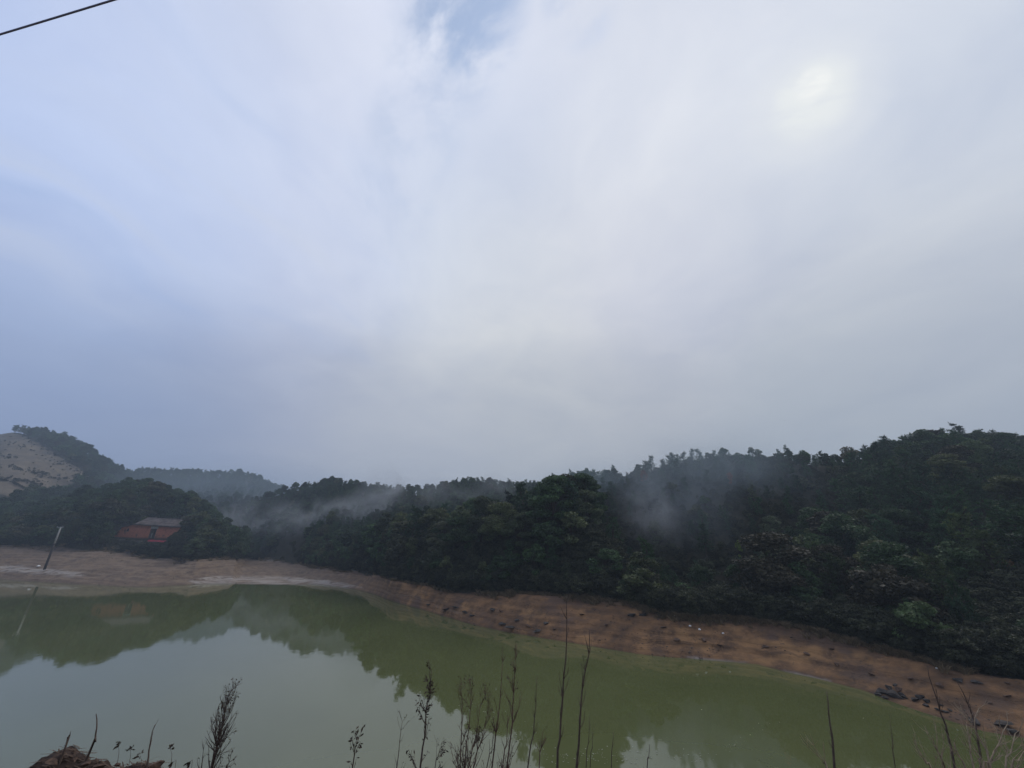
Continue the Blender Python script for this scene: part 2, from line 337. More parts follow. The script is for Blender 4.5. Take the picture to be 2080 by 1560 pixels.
# cheap smooth value noise
_perm = RNG.random((256, 256))
def vnoise(x, y, sc, seed=0):
    x = np.asarray(x)/sc + 37.3*seed; y = np.asarray(y)/sc + 17.1*seed
    xi = np.floor(x).astype(int); yi = np.floor(y).astype(int); fx = x-xi; fy = y-yi
    fx = fx*fx*(3-2*fx); fy = fy*fy*(3-2*fy)
    q = lambda i, j: _perm[(xi+i) % 256, (yi+j) % 256]
    return (q(0, 0)*(1-fx)+q(1, 0)*fx)*(1-fy) + (q(0, 1)*(1-fx)+q(1, 1)*fx)*fy - .5
def sstep(a, b, x):
    t = np.clip((x-a)/(b-a), 0, 1); return t*t*(3-2*t)
HOUSE_S, HOUSE_Y = ps(300, 1094)[0], 100.0
HOUSE_Z = CAM_H + ps(300, 1094)[1]*HOUSE_Y
def ground(x, y):
    x = np.asarray(x, float); y = np.asarray(y, float)
    s = x/np.maximum(y, 1.0)
    yw = np.interp(s, WS, WY); yb = np.interp(s, BS, BY); zb = np.interp(s, BS, BZ)
    yb = np.maximum(yb, yw+1.0)
    yw = yw + vnoise(x, y, 5, 1)*1.0*np.clip(yw/60, .4, 1) + vnoise(x, y, 1.7, 2)*.35
    yb = yb + (vnoise(x, y, 4, 15)*2.6+vnoise(x, y, 11, 16)*2.4)*np.clip(yb/60, .45, 1)
    w = (y-yw)/(yb-yw)
    rough = vnoise(x, y, 6, 3)*1.0 + vnoise(x, y, 2.6, 4)*.62 + vnoise(x, y, .8, 5)*.16 + vnoise(x, y, .35, 8)*.06
    zs = zb*np.where(w > 0, w**.9 if False else np.abs(w)**.92, -1.0*np.abs(w))
    zs = zs + rough*np.clip(w*3, 0, 1)*np.clip(zb/2.2, .5, 1.2)*.55
    # ledges cut by the falling water
    st = .42; q = zs/st + vnoise(x, y, 9, 6)*2; fr = q-np.floor(q)
    zs = np.where(w > .04, zs + st*(sstep(.34, .66, fr)-fr)*np.where(s < -.4, .72, .38)*np.clip(w*6, 0, 1), zs)
    z = np.where(w < 1, zs, zb)
    hill = np.full_like(z, -50.)
    for k, (rs, ry, rz, mf, mb, th) in RG.items():
        yc = np.interp(s, rs, ry); zc = np.interp(s, rs, rz); d = y-yc; ww = 7.
        m = np.where(d < 0, mf, mb)
        hk = zc - m*(np.sqrt(d*d+ww*ww)-ww)
        hill = np.maximum(hill, hk) + 1.2*np.exp(-np.abs(hill-hk)/2.0)*(hill > -40)*.3
    hill = hill + (vnoise(x, y, 14, 7)*1.6+vnoise(x, y, 4, 9)*.5)
    up = np.maximum(hill-zb, 0)
    z = z + np.where(w > 1, up*sstep(0, 7, y-yb) + rough*.3*sstep(0, 2, y-yb), 0)
    z = np.where(w > 1, np.maximum(z, zb-.4+rough*.2), z)
    # levelled yard of the house
    dx = (x-HOUSE_S*HOUSE_Y); hd = np.maximum(np.abs(dx)/10.5, np.maximum((y-103)/7., (96.5-y)/8.+1))
    k = sstep(1.45, 1.0, hd); hy = HOUSE_Z - dx*.055 - .05
    z = z*(1-k) + hy*k
    # nothing stands higher than the yard between it and the bank
    f = sstep(13, 10, np.abs(dx))*sstep(99, 98, y)*(w > .9)
    return np.where(f > 0, z*(1-f)+np.minimum(z, hy-.35-np.maximum(98-y, 0)*.22)*f, z)
def bank_w(x, y):
    s = x/max(y, 1); yw = np.interp(s, WS, WY); yb = max(np.interp(s, BS, BY), yw+1); return (y-yw)/(yb-yw)
def hit(px, py, y0=12, y1=330):
    """where the line of sight of a photograph pixel meets the ground"""
    s, t = ps(px, py); ys = np.linspace(y0, y1, 6000); z = np.maximum(ground(s*ys, ys), 0)
    k = np.argmax(z >= CAM_H+t*ys); Y = ys[k]; return Vector((s*Y, Y, z[k]))
# the straw-coloured terraced slope, outlined by its corners on the hill
MEADOW = [(-500, 850), (0, 872), (45, 884), (90, 908), (135, 938), (192, 968), (140, 984), (95, 990), (40, 1003), (0, 1028), (-120, 1060), (-500, 1080)]
def in_poly(px, py, poly):
    px = np.asarray(px); py = np.asarray(py); r = np.zeros(px.shape, bool); j = len(poly)-1
    for i in range(len(poly)):
        xi, yi = poly[i]; xj, yj = poly[j]
        c = ((yi > py) != (yj > py)) & (px < (xj-xi)*(py-yi)/(yj-yi+1e-9)+xi); r ^= c; j = i
    return r

NS = 1150
S = np.concatenate([np.linspace(-2.6, -1.25, 100), np.linspace(-1.245, 1.25, NS-200), np.linspace(1.255, 2.6, 100)])
yw = np.interp(S, WS, WY); yb = np.maximum(np.interp(S, BS, BY), yw+1)
wr = np.concatenate([np.linspace(-.6, -.1, 5), np.linspace(-.05, 1.0, 56)])
rowsY = [yw+(yb-yw)*w for w in wr]; n_shore = len(wr)
far = np.concatenate([np.linspace(.02, .3, 45), np.linspace(.31, 1., 40)])**1.35
rowsY += [yb + (820-yb)*k for k in far]
YY = np.array(rowsY); XX = S[None, :]*YY
ZZ = ground(XX, YY)
pxm, pym, _ = project(XX, YY, ZZ)
MD = (in_poly(pxm, pym, MEADOW) & (YY > 140) & (YY < 262)).astype(float)
# terraces on the old meadow
tq = ZZ/3.4 + vnoise(XX, YY, 30, 12)*1.2; tf = tq-np.floor(tq)
ZZ = ZZ + MD*(sstep(.72, .95, tf)-tf)*3.4*.16
RED = np.broadcast_to(sstep(-.48, -.20, S)[None, :], YY.shape)
ACR = np.broadcast_to(np.concatenate([wr, np.ones(len(far))])[:, None], YY.shape)
SILT = np.zeros(YY.shape)
for poly in ([(-200, 1141), (0, 1147), (60, 1152), (130, 1159), (182, 1165), (165, 1171), (90, 1167), (0, 1161), (-200, 1156)],
             [(380, 1180), (430, 1170), (560, 1171), (640, 1175), (700, 1184), (740, 1194), (700, 1194), (600, 1189), (500, 1188), (400, 1186)],
             [(485, 1131), (560, 1137), (575, 1141), (500, 1137)],
             [(1395, 1333), (1480, 1341), (1550, 1350), (1540, 1354), (1400, 1340)], [(1590, 1360), (1690, 1383), (1680, 1389), (1590, 1366)]):
    SILT = np.maximum(SILT, in_poly(pxm, pym, poly).astype(float))
for _ in range(2):
    SILT[1:-1, 1:-1] = (SILT[1:-1, 1:-1]*2+SILT[2:, 1:-1]+SILT[:-2, 1:-1]+SILT[1:-1, 2:]+SILT[1:-1, :-2])/6
def sheet(name, r0, r1, mat, attrs, label):
    nr = r1-r0; nc = len(S)
    v = np.stack([XX[r0:r1], YY[r0:r1], ZZ[r0:r1]], -1).reshape(-1, 3)
    i = np.arange(nr-1)[:, None]*nc + np.arange(nc-1)[None, :]
    f = np.stack([i, i+1, i+1+nc, i+nc], -1).reshape(-1, 4)
    me = bpy.data.meshes.new(name)
    me.vertices.add(len(v)); me.vertices.foreach_set('co', v.astype(np.float32).ravel())
    me.loops.add(f.size); me.loops.foreach_set('vertex_index', f.astype(np.int32).ravel())
    me.polygons.add(len(f)); me.polygons.foreach_set('loop_start', np.arange(0, f.size, 4, dtype=np.int32))
    me.polygons.foreach_set('use_smooth', np.ones(len(f), bool))
    me.update(); me.validate(); me.materials.append(mat)
    for an, arr in attrs.items():
        at = me.attributes.new(an, 'FLOAT', 'POINT'); at.data.foreach_set('value', np.ascontiguousarray(arr[r0:r1]).astype(np.float32).ravel())
    o = link(name, me); o['kind'] = 'structure'; o['label'] = label
    return o
sheet('shore', 0, n_shore, mat_shore(), {'red': RED, 'across': ACR, 'silt': SILT}, 'bare eroded red and tan earth bank exposed round the low water')
sheet('hills', n_shore-1, len(rowsY), mat_hill(), {'meadow': MD}, 'wooded hills with a dry straw coloured terraced slope')

# water, valley floor beneath and the near embankment
mbw = MB(); xs = np.linspace(-420, 420, 15); ysw = [6, 14, 26, 45, 70, 100, 135]
for y in ysw:
    for x in xs: mbw.v.append((x, y, 0))
for j in range(len(ysw)-1):
    for i in range(14):
        a = j*15+i; mbw.f.append([a, a+1, a+16, a+15])
tag(mbw.build('water', mat_water()), 'still murky green reservoir water mirroring the hills', kind='structure')
M_SOIL = mat_simple('brown_soil', (.075, .050, .032), .95, .4, 2.0, .5)
gr = MB(); gr.v = [(-900, -300, -3), (900, -300, -3), (900, 940, -3), (-900, 940, -3)]; gr.f = [[0, 1, 2, 3]]
tag(gr.build('ground', M_SOIL), 'valley floor soil under the water and hills', kind='structure')
def emb_z(x, y):
    z = CAM_H-1.65 - .62*np.maximum(y-2.2, 0) + vnoise(x, y, .9, 20)*.12 + vnoise(x, y, .3, 21)*.04
    return np.maximum(z, -2.9)
ex = np.concatenate([np.linspace(-120, -8, 30), np.linspace(-7.8, 7.8, 100), np.linspace(8, 120, 30)]); ey = np.concatenate([np.linspace(-40, 0, 10), np.linspace(.3, 14.5, 80)])
EX, EY = np.meshgrid(ex, ey); EZ = emb_z(EX, EY)
EZ[0, :] = -2.9
v = np.stack([EX, EY, EZ], -1).reshape(-1, 3); nc = len(ex)
fc = [[j*nc+i, j*nc+i+1, (j+1)*nc+i+1, (j+1)*nc+i] for j in range(len(ey)-1) for i in range(nc-1)]
tag(link('embankment', mesh_from('embankment', v, fc, M_SOIL, True)), 'sloping earth embankment at the viewer end of the water', kind='structure')

# ------------------------------------------------------------------ trees
def pine_meshes(seed, h=6.0, r=1.55, whorls=12, open_=0.0):
    random.seed(seed); tr = MB(); cr = MB()
    bend = [Vector((random.uniform(-.12, .12)*i, random.uniform(-.12, .12)*i, h*i/6)) for i in range(7)]
    tr.tube(bend, [.11*(1-i/7.2)+.012 for i in range(7)], 6)
    def axis(z):
        k = min(z/h*6, 5.999); i = int(k); return bend[i].lerp(bend[i+1], k-i)
    for w in range(whorls):
        t = .16 + .80*(w+random.uniform(-.3, .3))/whorls
        z = h*t; ln = r*(1-t)**.70*random.uniform(.7, 1.15)+.18
        nb = random.choice((4, 5, 5, 6)); a0 = random.uniform(0, 6.28)
        for b in range(nb):
            if random.random() < open_: continue
            a = a0 + 6.283*b/nb + random.uniform(-.35, .35); L = ln*random.uniform(.6, 1.2)
            d = Vector((math.cos(a), math.sin(a), 0)); p0 = axis(z); rise = random.uniform(.25, .95)
            p1 = p0 + d*L*.6 + Vector((0, 0, L*rise*.25)); p2 = p0 + d*L + Vector((0, 0, L*(rise*.55+.12)))
            tr.tube([p0, p1, p2], [.028, .018, .008], 3, False)
            for q in range(5):
                k = .35+.65*q/4; c = p0.lerp(p1, k*1.6) if k < .62 else p1.lerp(p2, (k-.62)/.38)
                c = c + rv()*.12
                up = (d*.5+Vector((0, 0, .9))).normalized()
                for m in range(8):
                    e = (rv()*.8+up*.65).normalized(); l = random.uniform(.20, .38); sd = e.cross(rv()).normalized()*.045
                    cr.tri(c-sd, c+sd, c+e*l)
    for m in range(14):                                     # leader
        c = axis(h*random.uniform(.9, 1.0)); e = (rv()*.5+Vector((0, 0, 1))).normalized()
        sd = e.cross(rv()).normalized()*.045; cr.tri(c-sd, c+sd, c+e*random.uniform(.25, .45))
    return mesh_from('pine_trunk', tr.v, tr.f, M_BARK), mesh_from('pine_crown', cr.v, cr.f, M_NEEDLE)
def broad_meshes(seed, h=5.5, r=1.9, lobes=17, leaf=.105, n=190, bare=0.0, low=.22):
    random.seed(seed); tr = MB(); cr = MB()
    top = Vector((random.uniform(-.3, .3), random.uniform(-.3, .3), h*.55))
    tr.tube([(0, 0, -.3), top*.4+rv()*.08, top], [.12, .09, .05], 6)
    for l in range(lobes):
        t = random.random()**.85; a = random.uniform(0, 6.283); z = h*(low+(.93-low)*t)
        prof = math.sin(math.pi*min(1, .18+.80*t))**.75
        c = Vector((math.cos(a)*r*prof*random.uniform(.25, .85), math.sin(a)*r*prof*random.uniform(.25, .85), z))
        rad = random.uniform(.42, .85)*r*.48
        tr.tube([top*random.uniform(.4, 1), top.lerp(c, .55)+rv()*.15, c], [.04, .025, .01], 3, False)
        nn = int(n*rad/(r*.3)*(1-bare))
        for k in range(nn):
            e = rv(); e.z = e.z*.85+.12; q = random.uniform(.72, 1.08) if random.random() < .8 else random.uniform(.2, .7)
            p = c + Vector((e.x, e.y, e.z*.8))*rad*q
            nrm = (e*.55+rv()).normalized(); u = nrm.cross(rv()).normalized(); w = nrm.cross(u); sz = leaf*random.uniform(.7, 1.35)
            cr.quad(p, u*sz, w*sz*.7)
    return mesh_from('broadleaf_trunk', tr.v, tr.f, M_BARK), mesh_from('broadleaf_crown', cr.v, cr.f, M_LEAF)
def bare_meshes(seed, h=5.0, fine=True):
    random.seed(seed); tr = MB(); tw = MB()
    def grow(p, d, L, rad, lev):
        pts = [p]; dd = d.copy()
        for i in range(3):
            dd = (dd + rv()*.16 + Vector((0, 0, .06))).normalized(); pts.append(pts[-1]+dd*L/3)
        (tr if lev < 2 else tw).tube(pts, [rad, rad*.85, rad*.7, rad*.5], 4 if lev < 2 else 3, False)
        if lev < 4:
            for k in range(3 if lev else 6):
                q = pts[random.choice((1, 2, 3, 3))]; grow(q, (dd+rv()*.75+Vector((0, 0, .15))).normalized(), L*random.uniform(.5, .75), rad*.55, lev+1)
    grow(Vector((0, 0, -.2)), Vector((0, 0, 1)), h*.5, .09, 0)
    return mesh_from('bare_trunk', tr.v, tr.f, M_BARK), mesh_from('bare_twigs', tw.v, tw.f, M_BARK)
PINES = [pine_meshes(100+i, 6.0, 1.15+.11*i, 13+i % 3, .10*(i % 3)) for i in range(5)]
BROADS = [broad_meshes(200, 5.5, 1.9), broad_meshes(201, 5.2, 2.2, 20), broad_meshes(202, 6.0, 1.7, 16), broad_meshes(203, 5.0, 1.8, 15, .105, 150), broad_meshes(204, 5.6, 2.0, 18, .10, 190, 0, .12)]
BIG = [broad_meshes(210, 5.5, 1.8, 24, .058, 480, 0, .10), broad_meshes(211, 5.3, 1.95, 26, .055, 460, 0, .06), broad_meshes(212, 5.8, 1.7, 22, .06, 500, 0, .12)]
BARES = [bare_meshes(300), bare_meshes(301)]
random.seed(5)

REGION_TXT = {'headland': 'the headland', 'shoulder': 'the dark slope', 'right_hill': 'the dark hilltop', 'back_ridge': 'the hazy ridge',
              'cove_ridge': 'the misty ridge', 'cove_spur': 'the misty spur', 'far_ridge': 'the far blue ridge',
              'meadow_hill': 'the terraced hill', 'grove': 'the house grove'}
def region(x, y):
    s = x/y; best = None; bh = -1e9
    for k, (rs, ry, rz, mf, mb, th) in RG.items():
        d = y-np.interp(s, rs, ry); hk = np.interp(s, rs, rz) - (mf if d < 0 else mb)*(math.sqrt(d*d+49)-7)
        if hk > bh: bh = hk; best = k
    return best, y-np.interp(s, RG[best][0], RG[best][1]), RG[best][5]
cand = []
for y0, y1, sp in ((17, 62, 2.55), (62, 100, 1.8), (100, 160, 2.3), (160, 290, 3.9)):
    ys = np.arange(y0, y1, sp*.9)
    for y in ys:
        for x in np.arange(-1.7*y, 1.75*y, sp):
            cand.append((x+RNG.uniform(-.48, .48)*sp, min(max(y+RNG.uniform(-.48, .48)*sp, y0), y1)))
cand = np.array(cand); cx, cy = cand.T; cz = ground(cx, cy); cs = cx/cy
cyb = np.maximum(np.interp(cs, BS, BY), np.interp(cs, WS, WY)+1)
cpx, cpy, _ = project(cx, cy, cz)
keep = (cy > cyb+.9) & ~(in_poly(cpx, cpy, MEADOW) & (cy > 140) & (cy < 262))
# never plant where ground and tree are hidden behind nearer ground
hor = np.full(len(cand), -9.)
for k in np.linspace(.25, .97, 40):
    yq = cy*k; hor = np.maximum(hor, (ground(cs*yq, yq)+np.where(yq > cyb+6, 2.0, 0)-CAM_H)/yq)
keep &= ((cz+6.5-CAM_H)/cy > hor)
tpx, tpy, _ = project(cx, cy, cz+5.2)
keep &= ~(in_poly(tpx, tpy+9, MEADOW) & (cy > 100) & (cy < 175))
HX = HOUSE_S*HOUSE_Y
keep &= ~((np.abs(cx-HX+.5) < 10.0) & (cy > 97.5) & (cy < 110))
keep &= ~((cs > HOUSE_S-.10) & (cs < HOUSE_S+.125) & (cy <= 98))
# the open valley mouth between grove and spur
keep &= ~((cs > -.645) & (cs < -.50) & (cy < np.interp(cs, [-.65, -.58, -.50], [101, 112, 104])))
idx = np.nonzero(keep)[0]
trees = []
for i in idx:
    x, y, z = cx[i], cy[i], cz[i]; rg, dcr, th = region(x, y)
    ppine = {'headland': .42 if dcr > -7 else .28, 'shoulder': .35, 'right_hill': .72, 'back_ridge': .6, 'cove_ridge': .5, 'cove_spur': .45, 'far_ridge': .5, 'meadow_hill': .35, 'grove': .08}[rg]
    edge = y-cyb[i] < 4.5
    if edge: ppine *= .35
    kind = 'pine' if random.random() < ppine else 'broad'
    hgt = th*(random.uniform(.74, 1.12) if y > 62 else random.uniform(.7, 1.22))*(.62 if y-cyb[i] < 2.5 else .82 if edge else 1)
    if kind == 'broad': hgt *= .92
    if random.random() < .06 and not edge: hgt *= 1.18
    trees.append([x, y, z, kind, hgt, rg, edge, dcr])
TINTS = {'pine': [('dark green', (0.031, 0.060, 0.026), .6), ('deep blue green', (0.028, 0.055, 0.031), .25), ('fresh green', (0.056, 0.102, 0.029), .15)],
         'broad': [('dark green', (0.034, 0.057, 0.023), .42), ('olive green', (0.071, 0.084, 0.029), .24), ('dusky brown', (0.074, 0.057, 0.034), .16), ('mid green', (0.053, 0.099, 0.033), .18)]}

# trees the photograph singles out: (px, top py, foot py or None, Y, kind, tint, label)
SPECIAL = [
 (1936, 851, 67, 'pine', (.020, .038, .020), 'tallest pine, standing clear of the skyline of the dark hill', 1.0),
 (1738, 904, 71, 'bare', (.05, .04, .03), 'leafless tree with thin twigs against the sky beside the dark pines', 1.0),
 (1312, 1080, 42.5, 'pine', (.034, .070, .020), 'bright green pointed young pine at the tip of the headland', 1.15),
 (950, 1130, 50.5, 'broad', (.036, .072, .024), 'bright green round bush tree at the front edge of the headland', 1.0),
 (1315, 1030, 57, 'broad', (.19, .065, .030), 'rust orange tree half veiled by the rising mist', 1.0),
 (1497, 1036, 54, 'broad', (.26, .075, .025), 'small orange leaved tree on the shoulder of the dark slope', .75),
 (1497, 1098, 45, 'broad', (.10, .14, .02), 'yellow green sapling glowing in the middle of the dark slope', .5),
 (1938, 962, 60, 'broad', (.11, .045, .025), 'russet tree below the tallest skyline pine', 1.1),
 (1742, 1140, 34, 'broad', (.085, .045, .022), 'rust brown tree low on the dark slope', 1.1),
 (1722, 1228, 29.5, 'broad', (.085, .052, .022), 'brown bushy tree right over the red bank', .8),
 (2068, 1165, 30, 'broad', (.17, .075, .028), 'orange brown bush at the far end of the dark slope', 1.2),
 (1272, 962, 66, 'pine', (.090, .036, .026), 'red brown dying pine at the back of the headland', 1.0),
 (1578, 982, 66, 'broad', (.048, .062, .036), 'pale domed tree high on the slope under the back ridge', 1.5),
 (1508, 962, 68, 'broad', (.052, .062, .045), 'grey green domed tree near the top of the misty hollow', 1.2),
 (1036, 988, 55, 'pine', (.018, .032, .018), 'dark broad pine at the notch on the headland skyline', 1.0),
 (158, 1053, 94, 'broad', (.060, .068, .022), 'yellowish tree behind the leaning pole', .8),
 (1215, 1005, 51, 'pine', (.030, .060, .022), 'fresh green pine on the falling crest of the headland', 1.1),
]
spec = []
for px, py, Y, kind, tint, lab, wid in SPECIAL:
    s, t = ps(px, py); x = s*Y; z = float(ground(x, Y)); hgt = CAM_H+t*Y-z
    hgt = max(2.0, hgt)
    spec.append([x, Y, z, kind, hgt, tint, lab, wid])
    clear = 1.1 if hgt < 9 else .8
    trees = [q for q in trees if math.hypot(q[0]-x, q[1]-Y) > clear and not (abs(q[0]/q[1]-s) < 1.4/Y and 0 < Y-q[1] < 9 and (q[2]+q[4]-CAM_H)/q[1] > t-1.7/Y)]

# what shows largest from the viewpoint: a coarse depth buffer of all crowns
ZW, ZH = 520, 390; zb_d = np.full((ZH, ZW), 1e9); zb_i = np.full((ZH, ZW), -1, int)
for i, (x, y, z, kind, hgt, rg, edge, dcr) in enumerate(trees):
    qx, qy, d = project(x, y, z+hgt*.58); rx = F/d*(.24 if kind == 'pine' else .34)*hgt*.8/4; ry = F/d*hgt*.42/4
    qx /= 4; qy /= 4
    x0, x1, y0, y1 = max(0, int(qx-rx)), min(ZW, int(qx+rx)+1), max(0, int(qy-ry)), min(ZH, int(qy+ry)+1)
    if x0 >= x1 or y0 >= y1: continue
    sub = zb_d[y0:y1, x0:x1]; m = sub > d
    sub[m] = d; zb_i[y0:y1, x0:x1][m] = i
vis = np.bincount(zb_i[zb_i >= 0], minlength=len(trees))

LM = [('the brick house', 300, 1075), ('the leaning pole', 108, 1110), ('the green bush tree', 950, 1160), ('the pointed pine', 1312, 1120), ('the misty rust tree', 1315, 1050),
      ('the orange tree', 1497, 1045), ('the leafless tree', 1738, 925), ('the tallest pine', 1936, 880), ('the rock pile', 1805, 1410), ('the dark outcrops', 1292, 1252),
      ('the rust brown tree', 1742, 1165), ('the yellow green sapling', 1497, 1108), ('the pale domed tree', 1578, 1005), ('the russet tree', 1938, 990), ('the orange brown bush', 2068, 1185), ('the headland notch', 1036, 1000)]
def where(px, py):
    n, lx, ly = min(LM, key=lambda l: math.hypot(l[1]-px, (l[2]-py)*1.3))
    dx, dy = px-lx, py-ly; dist = math.hypot(dx, dy)
    if dist > 420: return ''
    near = 'just ' if dist < 55 else 'high ' if dist > 150 and dy < 0 else 'far ' if dist > 150 else ''
    rel = ('above' if dy < 0 else 'below') if abs(dy) > abs(dx)*.75 else ('on the lake-mouth side of' if False else 'beside')
    if rel == 'beside': return ('beside ' if dist < 70 else 'past ' if dist > 150 else 'near ') + n
    return near + rel + ' ' + n
def pick_tint(kind):
    r = random.random(); a = 0
    for nm, c, w in TINTS[kind]:
        a += w
        if r <= a: return nm, c
    return TINTS[kind][0][:2]
def place_tree(name, meshes, x, y, z, scale, wid, tint, label, cat, group, crown='crown'):
    o = thing(name, label, cat, (x, y, z-.12), random.uniform(0, 6.283), group)
    o.scale = (scale*wid, scale*wid, scale)
    link('trunk', meshes[0], o)
    c = link(crown, meshes[1], o); c.color = (*tint, 1)
    return o
BASEH = {'pine': 6.35, 'broad': 5.4, 'bare': 5.2}
LIMIT = 300
stuff = {'pine': [], 'broad': []}
for kind in ('pine', 'broad'):
    order = sorted([i for i in range(len(trees)) if trees[i][3] == kind], key=lambda i: -vis[i])
    for rank, i in enumerate(order):
        x, y, z, _, hgt, rg, edge, dcr = trees[i]
        wid = random.uniform(.85, 1.2)*(1.0 if kind == 'pine' else random.choice((1.0, 1.15, 1.35))); wid *= (1.12 if y < 62 and not edge else 1)
        if rank < LIMIT - sum(1 for q in SPECIAL if q[3] == kind) and vis[i] > 4:
            tn, tint = pick_tint(kind); px, py, _ = project(x, y, z+hgt*.6)
            rel = hgt/RG[rg][5]; size = 'tall ' if rel > 1.08 else 'small ' if rel < .68 else ''
            mul = {'headland': (1.22, 1.3, 1.2), 'shoulder': (1.0, 1.05, 1.0), 'grove': (1.15, 1.22, 1.15), 'right_hill': (1.05, 1.15, 1.0)}.get(rg, (1.25, 1.35, 1.3)); tint = tuple(a*b for a, b in zip(tint, mul))
            tint = (min(tint[0], .070), min(tint[1], .082), tint[2])
            name = 'pine_tree' if kind == 'pine' else 'broadleaf_tree'
            noun = 'pine' if kind == 'pine' else ('bushy tree' if edge else 'leafy tree')
            spot_ = 'low on ' if edge else ('in ' if rg == 'grove' else 'on ')
            size += 'broad ' if wid > 1.2 else 'slim ' if wid < .95 else ''
            cx_ = int(px/4); top_ = zb_i[:, min(max(cx_, 0), ZW-1)]; top_ = top_[top_ >= 0]; spot_ = 'on the skyline of ' if len(top_) and top_[0] == i and not edge else spot_
            lab = f"{size}{tn} {noun} {spot_}{REGION_TXT[rg]}, {where(float(px), float(py))}".rstrip(', ')
            if len(lab.replace(',', '').split()) > 16: lab = lab.replace('small ', '').replace('tall ', '').replace('slim ', '').replace('broad ', '')
            place_tree(name, PINES[random.randrange(5)] if kind == 'pine' else BROADS[random.randrange(5)] if y > 66 or edge or vis[i] < 60 else BIG[random.randrange(3)], x, y, z, hgt/BASEH[kind], wid, tint, lab, 'pine' if kind == 'pine' else 'tree',
                       ('pines of ' if kind == 'pine' else 'leafy trees of ') + REGION_TXT[rg])
        else:
            stuff[kind].append((x, y, z-.12, hgt/BASEH[kind], wid))
for x, y, z, kind, hgt, tint, lab, wid in spec:
    ms = {'pine': PINES[1], 'broad': BIG[random.randrange(3)] if hgt > 4.5 else BROADS[random.randrange(5)], 'bare': BARES[0]}[kind]
    place_tree({'pine': 'pine_tree', 'broad': 'broadleaf_tree', 'bare': 'bare_tree'}[kind], ms, x, y, z, hgt/BASEH[kind], wid*min(1.0, 6.5/hgt if kind != 'pine' else 1), tint, lab, {'pine': 'pine', 'broad': 'tree', 'bare': 'tree'}[kind], None, 'twigs' if kind == 'bare' else 'crown')

by_label = {}
for o in COL.objects:
    if o.type == 'EMPTY' and o.get('group') and o.get('label'): by_label.setdefault(o['label'], []).append(o)
RANKS = {2: ('upper', 'lower'), 3: ('highest', 'middle', 'lowest'), 4: ('highest', 'second highest', 'third highest', 'lowest'), 5: ('highest', 'second highest', 'third highest', 'fourth highest', 'lowest'), 6: ('highest', 'second highest', 'third highest', 'fourth highest', 'fifth highest', 'lowest')}
for lab, os_ in by_label.items():
    if len(os_) in RANKS and len(lab.split()) <= 14:
        os_.sort(key=lambda o: project(o.location.x, o.location.y, o.location.z+2)[1])
        for o, w_ in zip(os_, RANKS[len(os_)]): o['label'] = w_ + ' ' + lab
def scatter(name, label, protos, pts, color):
    """one mass of small plants: points carrying size and turn, each growing one of the given plants"""
    me = bpy.data.meshes.new(name); me.vertices.add(len(pts)); A = np.array(pts, np.float32)
    me.vertices.foreach_set('co', A[:, :3].ravel())
    n = len(pts)
    for an, typ, val in (('size', 'FLOAT', A[:, 3]), ('wide', 'FLOAT', A[:, 4]), ('turn', 'FLOAT', RNG.uniform(0, 6.283, n)), ('pick', 'INT', RNG.integers(0, len(protos), n))):
        at = me.attributes.new(an, typ, 'POINT'); at.data.foreach_set('value', np.ascontiguousarray(val.astype(np.int32 if typ == 'INT' else np.float32)))
    me.update(); o = link(name, me); o.color = (*color, 1)
    t = bpy.data.node_groups.new(name, 'GeometryNodeTree')
    t.interface.new_socket('Geometry', in_out='INPUT', socket_type='NodeSocketGeometry'); t.interface.new_socket('Geometry', in_out='OUTPUT', socket_type='NodeSocketGeometry')
    gi = t.nodes.new('NodeGroupInput'); go = t.nodes.new('NodeGroupOutput'); jn = t.nodes.new('GeometryNodeJoinGeometry')
    for group_objs in protos:
        oi = t.nodes.new('GeometryNodeObjectInfo'); oi.inputs['Object'].default_value = group_objs; oi.inputs['As Instance'].default_value = True
        t.links.new(oi.outputs['Geometry'], jn.inputs[0])
    ip = t.nodes.new('GeometryNodeInstanceOnPoints'); ip.inputs['Pick Instance'].default_value = True
    def attr(nm, ty):
        a = t.nodes.new('GeometryNodeInputNamedAttribute'); a.data_type = ty; a.inputs['Name'].default_value = nm; return a.outputs['Attribute']
    t.links.new(gi.outputs[0], ip.inputs['Points']); t.links.new(jn.outputs[0], ip.inputs['Instance'])
    t.links.new(attr('pick', 'INT'), ip.inputs['Instance Index'])
    cr = t.nodes.new('ShaderNodeCombineXYZ'); t.links.new(attr('turn', 'FLOAT'), cr.inputs[2]); t.links.new(cr.outputs[0], ip.inputs['Rotation'])
    m = t.nodes.new('ShaderNodeMath'); m.operation = 'MULTIPLY'; sz = attr('size', 'FLOAT'); t.links.new(sz, m.inputs[0]); t.links.new(attr('wide', 'FLOAT'), m.inputs[1])
    cs_ = t.nodes.new('ShaderNodeCombineXYZ'); t.links.new(m.outputs[0], cs_.inputs[0]); t.links.new(m.outputs[0], cs_.inputs[1]); t.links.new(sz, cs_.inputs[2])
    t.links.new(cs_.outputs[0], ip.inputs['Scale']); t.links.new(ip.outputs[0], go.inputs[0])
    md = o.modifiers.new('scatter', 'NODES'); md.node_group = t
    o['kind'] = 'stuff'; o['label'] = label
    return o
def find_child(mesh):
    for o in COL.objects:
        if o.type == 'MESH' and o.data == mesh: return o
pc = [find_child(p[1]) for p in PINES]; bc = [find_child(p[1]) for p in BROADS]
scatter('pine_woods', 'dense pine woods covering the ridges behind the nearer trees', [p for p in pc if p], stuff['pine'], (.040, .074, .034))
scatter('broadleaf_woods', 'dense leafy woods filling the slopes between the nearer trees', [b for b in bc if b], stuff['broad'], (.044, .072, .031))
